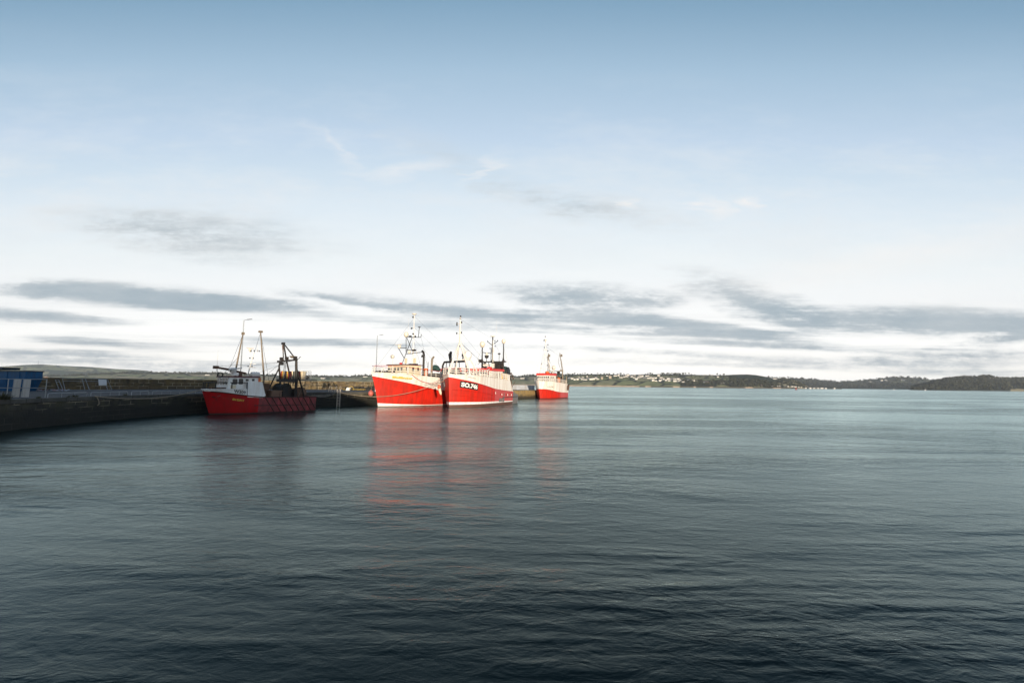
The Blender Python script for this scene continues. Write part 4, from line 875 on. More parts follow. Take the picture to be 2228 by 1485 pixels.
g = MB(); g.box(P(12.6, 2.6, 6.4), (1.3, 1.2, 1.5)); g.box(P(14.4, 2.4, 6.2), (1.4, 1.2, 1.2)); g.box(P(16.0, 1.6, 6.4), (1.5, 2.4, 1.7)); b.part('winch_gear', g, m_dsteel)
g = MB(); gx = 23.0
g.tube([P(gx, -3.9, 3.2), P(gx, -3.9, 9.4), P(gx, -3.4, 10.3), P(gx, 3.6, 10.4), P(gx, 4.0, 9.9), P(gx, 4.0, 3.2)], .25, 8); g.tube([P(gx, 2.8, 10.3), P(gx, 2.8, 12.6)], .16, 8); g.box(P(gx, 2.9, 11.9), (.4, .6, .6)); g.tube([P(gx, -1.2, 10.3), P(gx, -1.5, 12.2), P(gx, -1.1, 12.9)], [.3, .45, .25], 8)
for q in (-2.6, -1.5, .3, 1.6): g.tube([P(gx, q, 10.3), P(gx, q * 1.1, 7.4)], .1, 6)
g.tube([P(gx - 2, -3.9, 8.2), P(gx - 2, 3.9, 8.4)], .15, 8); gt = b.part('stern_gantry', g, m_dsteel)
g = MB(); g.lathe(P(gx - 1.0, 0, 7.6), [(0, -2.6), (1.1, -2.6), (1.1, -2.4), (.95, -2.3), (1.0, 0), (.95, 2.3), (1.1, 2.4), (1.1, 2.6), (0, 2.6)], 18, axis=Vector((0, 1, 0))); b.part('net_drum', g, m_net)
b.rail('red_rail', [(gx - 2.2, -3.9, 7.9), (gx - 2.2, 3.9, 8.0)], [.6], .07, m_redroof, 1.5)
b.whip(gx, 2.8, 12.5, 4.5); b.whip(9, -1.6, 16.3, 3.4, mt)
g = MB(); g.ball(P(gx - 3, -3.6, 8.7), .9, 12, 8, 0, (1, 1, .8), .5); g.ball(P(gx - 3, -2.7, 8.4), .6, 12, 8, 0, (1, 1, 1), .5); b.part('bundled_net', g, m_net)
g = MB()
for a, c in [((8.9, .35, 20), (23, 1.5, 10.4)), ((8.9, .35, 19.5), (-1.2, 0, 7.6)), ((8.7, .4, 15.1), (16.5, 3.9, 6.4)), ((8.7, .4, 15.0), (16.5, -3.9, 6.4)), ((8.7, 3.0, 15.0), (10.5, 3.9, 7.0)), ((8.9, .35, 17.5), (23, -2, 10.4)), ((23, 2.8, 12.5), (17, 3.8, 6.4))]: g.tube([P(*a), P(*c)], .014, 4)
b.part('rigging_wires', g, m_dsteel)
boat2 = b

# ---- third boat: SO.746
def hull_zones3(x, k, i):
    if x > 19.0: return 4
    if i == 2 and x > 10.3: return 5  # pinker midbody, colour standing in for the sun grazing it
    return i
XS[:] = [1.36, .004]
b = Boat('plated_trawler', (-12.7, 94.5, 0), 21, 'large trawler with a black SO.746 plate and white tripod mast on its bow', 22.6, 8.6, lambda z: -.40 * (max(0, z) / 6.5) ** 1.2 + .1,
         curve([(0, 6.85), (4, 6.6), (11.6, 6.2), (17.2, 5.8), (18.7, 3.35), (19, 3.1), (21, 2.5), (22.6, 2.35)]), curve([(0, 6.2), (1.2, 5.75), (3.9, 5.0), (10.3, 3.8), (15, 3.35), (18.8, 3.12), (19.1, 3.0), (22.6, 2.2)]), curve([(0, 1.15), (5, 1.08), (11, .98), (19, .85), (22.6, .8)]), 9, 4.8,
         [m_anti, m_white2, m_red, m_white, m_greyp, m_redgraze_rail], [10.3, 10.301, 17.2, 18.0, 18.7, 18.999, 19.0, 19.001], None, hull_zones3, .6, .62, 2.3)
b.strake('rubbing_strake', lambda x: b.red(x), .02, 18.8, .055, m_redold)
b.strake('knuckle', lambda x: 3.75 - .13 * x, .3, 9.8, .07, m_red)
b.strake('lower_knuckle', lambda x: 2.6 - .11 * x, .6, 10, .04, m_red)
b.strake('stern_fender', lambda x: 1.75 + .0 * x, 13.6, 22.0, .10, m_strake)
b.strake('cap_rail', lambda x: b.top(x), .0, 17.1, .07, m_white)
for side in (1, -1):
    g = MB(); n = 14; zb = lambda x: b.red(x) - 1.68 + .05 * x; X0, X1 = 1.1, 3.95
    lo = [b.surf(X0 + (X1 - X0) * i / n, zb(X0 + (X1 - X0) * i / n), side, .03) for i in range(n + 1)]; hi = [b.surf(X0 + (X1 - X0) * i / n, zb(X0 + (X1 - X0) * i / n) + 1.36, side, .03) for i in range(n + 1)]
    for i in range(n): g.quad([lo[i], lo[i + 1], hi[i + 1], hi[i]] if side > 0 else [hi[i], hi[i + 1], lo[i + 1], lo[i]])
    pl_ = b.part('registration_plate', g, m_black2)
    b.letter('registration_lettering', 'SO.746', X0 + .14, X1 - .14, .2, .96, m_letter, side, .045, .0, .06, pl_, zb)
b.letter('name_lettering', 'JEDMIX', 1.9, 3.2, .62, .28, m_dletter, 1, .0, .1, .05, None, lambda x: b.red(x))
for x, z, w_, h_ in [(9.6, 2.75, .55, .42), (12.6, 2.35, .4, .4), (15.2, 2.2, .55, .4), (17.3, 2.15, .4, .35)]:
    g = MB(); g.quad([b.surf(x, z, 1, .03), b.surf(x + w_, z, 1, .03), b.surf(x + w_, z + h_, 1, .03), b.surf(x, z + h_, 1, .03)]); b.part('scupper', g, m_redold)
    g = MB(); g.tube([b.surf(x + w_ + .15, z + .35, 1, .1), b.surf(x + w_ + .2, z - .05, 1, .14)], .08, 6); b.part('pad_eye', g, m_whitem)
for poly_ in ([(13.6, .7), (14.6, .7), (14.6, 2.9), (14.35, 2.95), (14.2, 1.9), (13.7, 1.6)], [(12.1, .8), (13.5, .75), (13.55, 1.7), (12.9, 1.5), (12.5, 1.75), (12.2, 1.3)]):
    g = MB(); c_ = (sum(a for a, _ in poly_) / len(poly_), sum(z for _, z in poly_) / len(poly_))
    for (a, z), (a2, z2) in zip(poly_, poly_[1:] + poly_[:1]): g.add([b.surf(c_[0], c_[1], 1, .02), b.surf(a, z, 1, .02), b.surf(a2, z2, 1, .02)], [(0, 1, 2)])
    b.part('primer_patch', g, m_greyp)
# bow A-frame mast
g = MB(); A_t = P(3.0, .1, 13.8)
for q in (-2.7, 3.0): g.tube([P(2.6 if q < 0 else 2.9, q, 6.0), A_t], [.27, .2], 10)
g.tube([P(5.6, -2.9, 6.3), P(3.2, -.2, 13.4)], [.16, .12], 8); g.tube([P(6.4, 2.9, 6.3), P(3.3, .3, 13.2)], [.12, .1], 8); g.beam(P(2.9, -1.5, 9.95), P(3.0, 1.75, 9.95), .2); g.tube([A_t, P(3.0, .05, 19.0)], [.26, .14], 8)
for z, e in [(17.6, .75), (15.5, .75)]: g.beam(P(3, -e, z), P(3, e * .5, z + .1), .07)
mt = b.part('bow_mast', g, m_white)
for p, z in [(-.75, 17.8), (-.75, 17.4), (.35, 17.9), (-.75, 15.6), (.35, 15.7), (.05, 18.7), (.1, 19.2), (.1, 16.6), (-.1, 12.9)]: b.lamp(3, p, z, mt, .17)
b.dome(4.6, .9, 11.0, .9, mt, m_white2); g = MB(); g.tube([P(4.6, .9, 9.9), P(4.6, .9, 10.3)], .5, 10); b.part('dome_base', g, m_white, mt)
g = MB()
for a, c in [((3.0, .2, 13.6), (10.5, 2.0, 8.6)), ((3.0, .2, 13.4), (12, 1, 8.9)), ((3, 0, 13.6), (7.5, -1, 8.0))]: g.tube([P(*a), P(*c)], .025, 4)
b.part('rigging_wires', g, m_black)
for sd_ in (1, -1):
    pl = [(b.surf(x_, b.top(x_)).x / XS[0], abs(b.surf(x_, b.top(x_)).y) * .97 * sd_, b.top(x_)) for x_ in (.05, .7, 1.6, 2.8, 4.2, 6, 8, 11.6, 14, 17.0)]
    b.rail('bulwark_rail', pl, [.5, .95, 1.4], .075, m_white, 1.35)
    g = MB()
    for k in range(6):
        x = 12.4 + k * .9; z = b.top(x); g.beam(P(x, 4.0 * sd_, z), P(x - .25, 3.98 * sd_, z + 1.3), .16, .3)
    b.part('rail_stanchion', g, m_white)
MB().beam(P(3.9, 3.0, 6.75), P(9.5, 3.2, 8.2), .14).build('gangway', m_white, b.root)
h = b.house(11.2, 16.0, 2.9, 5.0, 7.85, m_white, m_redroof, .5, .3, taper=.92)
for q in (-1.8, -.9, 0, .9, 1.8): b.fwin(h, 11.19, q, 7.25, .6, .55)
for x in (12.2, 13.3, 14.4, 15.5):
    for sd_ in (1, -1): b.pwin(h, x, 2.67 + .23 * (x - 11.2) / 4.8 + .02, 7.2, .62, .55, sd_=sd_)
g = MB(); g.box(P(11.0, 2.3, 8.5), (.8, .9, .5)); b.part('roof_locker', g, m_redroof, h)
b.rail('red_rail', [(7.2, -2.6, 7.4), (7.2, 2.6, 7.4), (10.8, 2.6, 7.5)], [.3, .6, .9], .06, m_redroof, 1.0)
g = MB(); g.box(P(8.8, 0, 6.3), (3.4, 4.8, 1.9)); b.part('deck_house', g, m_white)
g = MB(); g.lathe(P(9.6, 2.75, 7.4), [(.22, -.06), (.42, -.06), (.42, .06), (.22, .06), (.22, -.06)], 16, axis=Vector((0, -1, 0))); b.part('lifebuoy', g, m_redroof)
for x, p in [(14.1, 3.75), (16.0, 3.75)]:
    g = MB(); g.lathe(P(x, p, 5.9), [(0, 0), (.3, .1), (.34, .8), (.3, 1.5), (0, 1.6)], 10); b.part('yellow_float', g, m_yellow)
gx = 16.3; g = MB()
g.tube([P(gx, -2.95, 5.5), P(gx, -2.95, 14.2)], [.24, .13], 8); g.tube([P(gx, 2.85, 5.2), P(gx, 2.85, 14.8)], [.24, .12], 8); g.tube([P(gx, -.1, 8.3), P(gx, -.1, 16.0)], [.3, .16], 8)
g.beam(P(gx, -3.4, 10.1), P(gx, 3.6, 10.15), .3); g.beam(P(gx, -3.0, 12.4), P(gx, -.2, 12.1), .16); g.tube([P(gx, -.1, 14), P(gx, -1.5, 14.9)], .09, 6); g.tube([P(gx, -.1, 14.2), P(gx, 1.2, 15)], .09, 6); g.box(P(gx, -.1, 12.9), (.45, .5, 1.2))
for q, z in [(-2.95, 10.5), (2.85, 10.5), (-.1, 10.6)]: g.lathe(P(gx, q, z - .5), [(.55, 0), (.3, .5), (.18, 1.0)], 8)
g.tube([P(gx, -1.7, 10.1), P(gx, -1.7, 11.4)], .08, 6); g.lathe(P(gx, -1.7, 10.9), [(0, 0), (.45, .2), (.55, .8), (0, .85)], 12); g.box(P(gx, 1.1, 9.5), (.9, 2.2, 1.0)); g.box(P(gx, -3.6, 10.4), (.5, .6, .7)); g.tube([P(gx, -3.4, 10.1), P(gx, -4.1, 9.6)], .06, 5)
g.tube([P(gx, 1.7, 10.2), P(gx, 1.7, 11.9)], .06, 6); g.box(P(gx, 1.7, 12.0), (.4, .55, .35)); g.tube([P(gx, -.6, 10.2), P(gx, -.6, 13.2)], .05, 6)
g.tube([P(gx, 2.85, 10), P(gx - 1.5, 1.2, 8.4)], .12, 6); g.tube([P(gx, -2.9, 10), P(gx - 1.5, -1.4, 8.4)], .12, 6)
gt = b.part('stern_gantry', g, m_dsteel)
g = MB(); g.tube([P(gx - .2, .15, 8.3), P(gx - .2, .15, 15.2)], .14, 8); b.part('white_mast', g, m_whitem, gt)
b.dome(gx, -2.95, 14.35, .68, gt); b.dome(gx, 2.85, 14.95, .52, gt); b.dome(gx, -1.7, 12.0, .35, gt)
g = MB(); g.lathe(P(gx, -.1, 16.0), [(0, 0), (.15, 0), (.65, .16), (.6, .26), (0, .3)], 12); b.part('mast_cap', g, m_dome, gt)
for p, z in [(-1.5, 15), (1.25, 15.1), (.5, 15.1), (-.8, 13.3), (.6, 13.8)]: b.lamp(gx, p, z, gt, .14)
g = MB(); g.box(P(gx - .6, -1.5, 9.3), (.9, 1.2, .6)); g.box(P(gx - .6, .3, 9.2), (.7, .8, 1.1)); b.part('gantry_locker', g, m_white, gt)
b.whip(10.2, 0, 8.4, 5.0); b.whip(gx, 1.0, 10.2, 2.6, gt); b.whip(gx, .9, 16, 4, gt); b.whip(gx, 3.6, 10.2, 2.2, gt)
g = MB()
for q_ in (-2.6, 2.7): g.tube([P(18.9, q_, 3.0), P(19.0, q_, 6.6), P(20.6, q_ * 1.03, 7.6), P(21.6, q_ * 1.05, 6.2)], .13, 6); g.tube([P(21.2, q_, 2.3), P(21.1, q_, 4.4), P(20.2, q_, 6.9)], .11, 6); g.tube([P(19.0, q_, 4.4), P(21.2, q_, 4.0)], .08, 6); g.tube([P(19.1, q_, 6.2), P(21.1, q_, 3.2)], .07, 6)
for z in (4.4, 6.4): g.tube([P(19.1, -2.6, z), P(19.1, 2.7, z)], .09, 6)
g.tube([P(20.6, -2.7, 7.6), P(20.6, 2.8, 7.6)], .1, 6); g.tube([P(21.2, 2.7, 4.2), P(22.3, 3.0, 5.6)], .06, 5); g.tube([P(17.2, 4.0, 5.9), P(19.4, 4.0, 6.1)], .06, 6); b.part('stern_gallows', g, m_rust)
g = MB(); g.hexa([P(19.2, -2.2, 1.2), P(21.6, -2.0, 1.2), P(21.6, 2.4, 1.2), P(19.2, 2.5, 1.2)], [P(19.2, -2.2, 5.0), P(20.6, -2.0, 4.4), P(20.6, 2.4, 4.4), P(19.2, 2.5, 5.0)]); b.part('stern_housing', g, m_rust)
g = MB(); g.lathe(P(18.9, .6, 7.6), [(0, -2.2), (1.5, -2.2), (1.5, -2.0), (.5, -2.0), (.5, 2.0), (1.5, 2.0), (1.5, 2.2), (0, 2.2)], 22, axis=Vector((0, 1, 0))); g.lathe(P(20.0, .6, 6.0), [(0, -2.3), (.45, -2.3), (.45, 2.3), (0, 2.3)], 12, axis=Vector((0, 1, 0))); b.part('net_drum', g, m_black)
g = MB()
for a, c in [((3.0, .1, 18.5), (16.3, -.1, 15.5)), ((3.0, .1, 16.0), (16.3, -2.9, 11.0)), ((16.3, -.1, 15.6), (21.0, 2.0, 7.6)), ((16.3, 2.8, 13.8), (20.8, 2.6, 7.6)), ((16.3, -.1, 14.8), (12.0, 2.6, 8.3)), ((16.3, -2.9, 13.5), (12.0, -2.6, 8.3))]: g.tube([P(*a), P(*c)], .014, 4)
b.part('mast_stays', g, m_dsteel)
for (x, p, z, sx_, sy_, sz_) in [(16.0, 1.9, 9.0, .8, 1.0, 1.3), (16.5, .6, 8.9, 1.0, .9, .8), (16.2, 2.6, 9.3, .6, .7, .9), (16.4, -2.2, 9.2, .9, .9, 1.0), (17.4, 1.6, 8.4, 1.2, 1.4, 1.4), (17.2, -.6, 8.6, 1.0, 1.0, 1.6)]:
    g = MB(); g.box(P(x, p, z), (sx_, sy_, sz_), 0, Euler((.1 * p, .15, .3 * x)).to_matrix()); g.lathe(P(x, p, z + sz_ * .5), [(0, 0), (sy_ * .35, 0), (sy_ * .3, .35), (0, .4)], 10); b.part('winch_block', g, m_dsteel)
for k in range(5):
    g = MB(); g.tube([P(16.3, -2.4 + 1.2 * k, 10.0), P(16.6, -2.2 + 1.1 * k, 9.2), P(17.2, -2.0 + 1.0 * k, 8.0)], .09, 5); b.part('hanging_chain', g, m_black)
boat3 = b
bpy.context.view_layer.update()
r_ = empty('trawl_net', place(b, 18.9, .7, 7.6), b.root.rotation_euler.z, 'big dark green trawl net wound on the stern drum of the plated trawler', 'trawl net')
g = MB(); rs2 = random.Random(3); n1, n2 = 26, 14; vs = []
for j in range(n2 + 1):
    y = -1.95 + 3.9 * j / n2; rr = 1.35 + .35 * math.sin(math.pi * j / n2)
    for i in range(n1):
        a = 2 * math.pi * i / n1; k = rr * (1 + .22 * noise.noise(Vector((math.cos(a) * 1.4, y * .9, math.sin(a) * 1.4)))); vs.append((k * math.cos(a), y, k * math.sin(a) * 1.05))
g.add(vs, [(j * n1 + i, j * n1 + (i + 1) % n1, (j + 1) * n1 + (i + 1) % n1, (j + 1) * n1 + i) for j in range(n2) for i in range(n1)] + [tuple(range(n1)), tuple(reversed(range(n2 * n1, (n2 + 1) * n1)))], 0, True)
g.build('net_roll', m_net, r_); g = MB()
for q in range(16):
    a = rs2.uniform(-1.8, 1.8); c_ = rs2.uniform(1.35, 1.6); g.tube([(c_ * .5, a * .9, 1.3), (c_, a, .3), (c_ + .35, a, -1.2), (c_ + .5 * rs2.random(), a * 1.05, -2.6 - rs2.random())], rs2.uniform(.06, .16), 5)
g.build('hanging_netting', m_dnet, r_)
XS[:] = [1.0, 0.0]

# ---- fourth boat
b = Boat('far_trawler', (10.1, 163.5, 0), 26, 'farthest trawler, white upper hull and red below, berthed at the pier end', 21.0, 7.6, lambda z: -1.3 * (max(0, z) / 6) ** 1.2,
         curve([(0, 6.2), (7.4, 5.85), (17.8, 5.35), (19.6, 5.2), (20, 3.2), (21, 3.0)]), curve([(0, 3.4), (2, 3.25), (7, 2.45), (12, 2.1), (21, 1.85)]), lambda x: .14, 11, 7.5,
         [m_anti, m_black, m_red, m_white, m_white, m_redgraze_rail], [19.6, 20], None, lambda x, k, i: 5 if (i == 2 and x > 11) else i, .7)  # pinker red aft, grazing sunlight painted into the hull
b.strake('rubbing_strake', lambda x: b.red(x), .02, 21, .06, m_redold); b.strake('cap_rail', lambda x: b.top(x), 0, 19.5, .07, m_white)
b.letter('name_lettering', 'TIA MEI', 1.7, 4.5, 1.7, .34, m_dletter, bold=.0, slope=lambda x: 2.3)
h = b.house(3.0, 9.0, 2.6, 5.3, 8.3, m_white, m_redroof, .75, .25, taper=.95)
for q in (-2.0, -1.2, -.4, .4, 1.2, 2.0): b.fwin(h, 2.99, q, 7.55, .58, .75); b.fwin(h, 2.99, q, 6.5, .5, .4)
for x in (4.0, 5.2, 6.6, 8.0):
    for sd_ in (1, -1): b.pwin(h, x, 2.55, 7.5, .8, .8, sd_=sd_)
for sd_ in (1, -1):
    b.rail('bulwark_rail', [(-.9, .3 * sd_, 6.15), (.5, 2.2 * sd_, 6.1), (3, 3.3 * sd_, 6.0), (7.4, 3.6 * sd_, 5.85), (17.8, 3.6 * sd_, 5.35)], [.5, .95, 1.3], .06, m_white, 1.6)
g = MB(); x = 6.2; g.tube([P(x, -.4, 8.9), P(x, -.4, 22.6)], [.2, .07], 8)
g.tube([P(x - .6, -2.6, 8.9), P(x, -.5, 17)], .13, 6); g.tube([P(x + 1, 2.0, 8.9), P(x, -.3, 16.4)], .13, 6); g.beam(P(x, -2.4, 10.8), P(x, 1.8, 10.8), .14); g.beam(P(x, -1.3, 13.4), P(x, .2, 13.4), .12); g.beam(P(x, -1.1, 17.8), P(x, .2, 17.8), .3, .2); g.lathe(P(x, -.4, 20.6), [(.2, 0), (.6, 1.0), (.65, 1.1), (0, 1.1)], 8); g.beam(P(x, -1.1, 21.2), P(x, .4, 21.7), .1)
for p, z in [(.5, 19.6), (-.9, 18.6), (.5, 17.3), (.3, 14.9), (.4, 14.2), (.25, 12)]: g.tube([P(x, -.4, z - .1), P(x, p, z - .1)], .05, 5)
g.tube([P(9.6, 1.5, 8.3), P(9.6, 1.5, 10.6)], .12, 6); mt = b.part('mast', g, m_whitem)
for p, z in [(-.55, 22.6), (.5, 19.6), (-.9, 18.6), (.5, 17.3), (.3, 14.9), (.4, 14.2), (-2.0, 12.6), (-2.2, 11.0), (-1.1, 21.2), (.25, 12)]: b.lamp(x, p, z, mt, .2)
b.dome(9.6, 1.5, 11.3, .75, mt, m_dome); b.whip(3.4, -2.4, 8.9, 3.6, h)
g = MB(); g.lathe(P(4.6, .9, 9.35), [(0, -.3), (.5, -.3), (.55, .2), (.3, .5), (0, .5)], 10); b.part('orange_liferaft', g, m_orange, h)
g = MB(); gx = 16.2
for q, top_ in [(-2.9, -3.2), (2.6, 2.1)]: g.tube([P(gx, q * 1.05, 4.8), P(gx, q, 10.2), P(gx, top_ if q < 0 else 1.5, 17.2)], [.3, .24, .14], 8); g.box(P(gx, top_ * .95 + .2, 16.2), (.5, .5, .9))
g.tube([P(gx, -3.6, 10.2), P(gx, -3.4, 16.6)], .08, 6); g.beam(P(gx, -3.0, 10.2), P(gx, 2.9, 10.2), .2); g.box(P(gx, 1.9, 10.4), (.6, .7, .5)); g.box(P(gx, -3.2, 14.6), (.5, .6, .5)); g.tube([P(gx, 2.1, 10), P(gx, .9, 13.5), P(gx, 1.4, 16.8)], .06, 5); gt = b.part('stern_gantry', g, m_spar)
g = MB(); g.lathe(P(12.5, 2.4, 5.6), [(0, 0), (.6, 0), (.7, 1.2), (.4, 2.0), (0, 2.0)], 12); b.part('orange_liferaft', g, m_orange)
g = MB()
for q in range(6): g.box(P(13.2 + q * .8, 1.2 + (q % 2) * .9, 6.2 + .3 * (q % 3)), (.7, .8, 1.8 + .5 * (q % 3)))
b.part('winch_gear', g, m_rust)
g = MB(); g.tube([P(17.5, 3.4, 5), P(18.2, 3.5, 8.2)], .16, 8); g.tube([P(19.3, 3.4, 4.6), P(18.2, 3.5, 8.2)], .14, 8); b.part('gallows', g, m_spar)
g = MB()
for a, c in [((6.2, -.4, 21.5), (-1.2, 0, 7.4)), ((6.2, -.4, 20), (16.2, -3.0, 15.5)), ((6.2, -.4, 19), (16.2, 1.6, 15.8)), ((6.2, -.4, 17), (10, 3.4, 6.0)), ((6.2, -.4, 17), (10, -3.4, 6.0)), ((16.2, 1.5, 16.8), (20, 3.2, 5.2)), ((16.2, -3.1, 16.8), (20, -3.2, 5.2))]: g.tube([P(*a), P(*c)], .018, 4)
b.part('rigging_wires', g, m_dsteel)
for (x, p, z) in [(10.5, 1.4, 8.8), (11.2, -1.0, 8.9), (15.6, 1.2, 9.6), (16.0, -1.6, 9.4), (17.2, 2.9, 6.6), (15.0, 2.8, 6.6)]:
    g = MB(); g.box(P(x, p, z), (.8, .9, 1.0), 0, Euler((.1, .2, x)).to_matrix()); g.tube([P(x, p, z - 2.5), P(x, p, z)], .14, 6); b.part('deck_davit', g, m_dsteel)
boat4 = b
bpy.context.view_layer.update()
r_ = empty('trawl_door', place(b, 19.0, 4.0, 2.9), b.root.rotation_euler.z, 'rusty trawl door hanging off the farthest trawler stern quarter', 'trawl door')
g = MB(); g.hexa([(-.9, -.08, 0), (.5, -.08, .0), (.5, .08, .0), (-.9, .08, 0)], [(-1.0, -.08, 1.6), (1.2, -.08, 2.3), (1.2, .08, 2.3), (-1.0, .08, 1.6)]); g.build('board', m_rust, r_); MB().tube([(.6, 0, 2.0), (-.2, .5, 3.6)], .04, 5).build('chain', m_dsteel, r_)

# ------------------------------------------------------------------ things on the quay
def edge_at(px):                     # point of the quay edge under a bearing
    best = None
    for a, c in zip(EDGE, EDGE[1:]):
        for k in range(20):
            x, y = a[0] + (c[0] - a[0]) * k / 20, a[1] + (c[1] - a[1]) * k / 20
            v = Vector((x, y, DECK - EYE)); d = v.dot(fwd); sx = CX + F_PX * v.dot(rt) / d
            if best is None or abs(sx - px) < best[0]:
                t = Vector((c[0] - a[0], c[1] - a[1], 0)).normalized(); best = (abs(sx - px), Vector((x, y, DECK)), t)
    return best[1], best[2]
def lamp_post(loc, h, rz, label):
    r_ = empty('street_lamp', loc, rz, label, 'street lamp', 'lamp posts on the quay')
    MB().tube([(0, 0, 0), (0, 0, 1.2), (0, 0, 1.25), (0, 0, h)], [.16, .16, .11, .07], 10).build('post', m_grey, r_)
    MB().tube([(0, 0, h - .05), (.25, 0, h + .08), (.7, 0, h + .14)], .045, 6).build('bracket', m_grey, r_)
    g = MB(); g.hexa([(.5, -.16, h + .08), (1.35, -.14, h + .22), (1.35, .14, h + .22), (.5, .16, h + .08)], [(.55, -.12, h + .24), (1.3, -.1, h + .34), (1.3, .1, h + .34), (.55, .12, h + .24)]); g.build('lamp_head', m_grey, r_)
q = at(818.5, 800, 106); lamp_post((q.x, q.y, DECK), 12.9, .2, 'tall grey lamp post behind the bow of the white railed trawler')
q = at(524.0, 800, 84); lamp_post((q.x, q.y, DECK), 13.2, .2, 'tallest lamp post, rising behind the smallest trawler wheelhouse')
# low kerb rails along the edge
for (xa, xb, l) in [(110, 193, 'low tubular kerb rail nearest the pale boards'), (203, 281, 'second low kerb rail, by the hanging rope end'), (290, 328, 'shortest low kerb rail on the quay edge'), (336, 446, 'longest low kerb rail, reaching the bow of the smallest trawler')]:
    pa, t = edge_at(xa); pb, _ = edge_at(xb)
    o = Vector((-.35, .1, 0)); pa += o; pb += o; L_ = (pb - pa).length; r_ = empty('kerb_rail', pa, math.atan2(pb.y - pa.y, pb.x - pa.x), l, 'guard rail', 'low rails along the quay edge')
    h_ = .52; MB().tube([(0, 0, 0), (0, 0, h_ - .08), (.08, 0, h_), (L_ - .08, 0, h_), (L_, 0, h_ - .08), (L_, 0, 0)], .035, 8).build('hoop', m_grey, r_)
    n = max(2, int(L_ / 1.3))
    for k in range(1, n): MB().tube([(L_ * k / n, 0, 0), (L_ * k / n, 0, h_)], .025, 6).build('upright', m_grey, r_)
# tall barrier with two pale boards on the left
pa = on(-60, 866, DECK); pb = on(98, 864.6, DECK); d = (pb - pa).normalized(); L_ = (pb - pa).length
r_ = empty('quay_barrier', pa, math.atan2(d.y, d.x), 'tall tubular barrier with two rails in front of the blue skip', 'barrier')
for z in (1.05, 1.98): MB().tube([(0, 0, z), (L_, 0, z)], .035, 8).build('rail', m_grey, r_)
for u in (0, .45, 1.0): MB().tube([(L_ * u, 0, 0), (L_ * u, 0, 2.0)], .04, 8).build('post', m_grey, r_)
m_board = mat('pale_board', (.50, .48, .45), .8, col2=(.38, .36, .33), scale=1.5, amount=.9, stretch=(4, 4, .3))
for (xa, xb, l) in [(24.5, 41.5, 'left pale grey board standing against the barrier'), (45.5, 62.5, 'right pale grey board standing against the barrier')]:
    qa, qb = on(xa, 863.8, DECK), on(xb, 863.6, DECK); n = Vector((-d.y, d.x, 0)); qa += n * .12; qb += n * .12
    g = MB(); w_ = (qb - qa).length; r2 = empty('leaning_board', qa, math.atan2((qb - qa).y, (qb - qa).x), l, 'board', 'pale boards at the barrier')
    g.hexa([(0, 0, 0), (w_, 0, 0), (w_, .05, 0), (0, .05, 0)], [(.05, .02, 1.95), (w_ + .05, .02, 1.95), (w_ + .05, .07, 1.95), (.05, .07, 1.95)]); g.build('sheet', m_board, r2)
    MB().box((.06, .0, .97), (.05, .05, 1.94)).build('batten', m_grey, r2)
# blue skip
YS = 76; pr = at(41, 849, YS); pl_ = at(-95, 849, YS + 4); zb = DECK; dx = (pr - pl_); ang = math.atan2(dx.y, dx.x); L_ = math.hypot(dx.x, dx.y)
m_blue = mat('blue_skip_paint', (.008, .10, .25), .6, spec=.25, col2=(.008, .07, .16), scale=1.2, amount=.8, streak=((.05, .035, .03), 3, (1, 1, .2), .4))
r_ = empty('skip', (pl_.x, pl_.y, DECK), ang, 'big blue waste skip with sloping end and lids on the quay', 'skip')
g = MB(); top_ = 3.35; W_ = 2.3
pts = [(-.9, 1.9), (-.9, top_), (L_ + 1.15, top_), (L_ + 1.15, 1.95), (L_ - .1, 0), (.2, 0)]
n = len(pts); g.add([(x, 0, z) for x, z in pts] + [(x, W_, z) for x, z in pts], [tuple(range(n)), tuple(reversed(range(n, 2 * n)))] + [(i, (i + 1) % n, n + (i + 1) % n, n + i) for i in range(n)]); g.build('body', m_blue, r_)
g = MB(); g.box(((L_ + .25) / 2, -.06, top_ - .08), (L_ + 2.3, .12, .18)); g.box(((L_ + .25) / 2, W_ + .06, top_ - .08), (L_ + 2.3, .12, .18)); g.box((L_ + 1.2, W_ / 2, top_ - .08), (.12, W_, .18)); g.build('rim', mat('dark_blue_rim', (.010, .028, .045), .6), r_)
for k in range(6): MB().box((.6 + k * (L_ - .8) / 5, -.05, 1.7), (.14, .1, 2.9)).build('rib', m_blue, r_)
g = MB(); x1 = L_ - 4.6; g.hexa([(-.9, -.1, top_ + .04), (x1, -.1, top_ + .16), (x1, W_, top_ + .16), (-.9, W_, top_ + .04)], [(-.9, -.1, top_ + .10), (x1 + .2, -.1, top_ + .52), (x1 + .2, W_, top_ + .52), (-.9, W_, top_ + .10)]); g.build('lid', mat('dark_blue_rim', (.010, .028, .045), .6), r_)
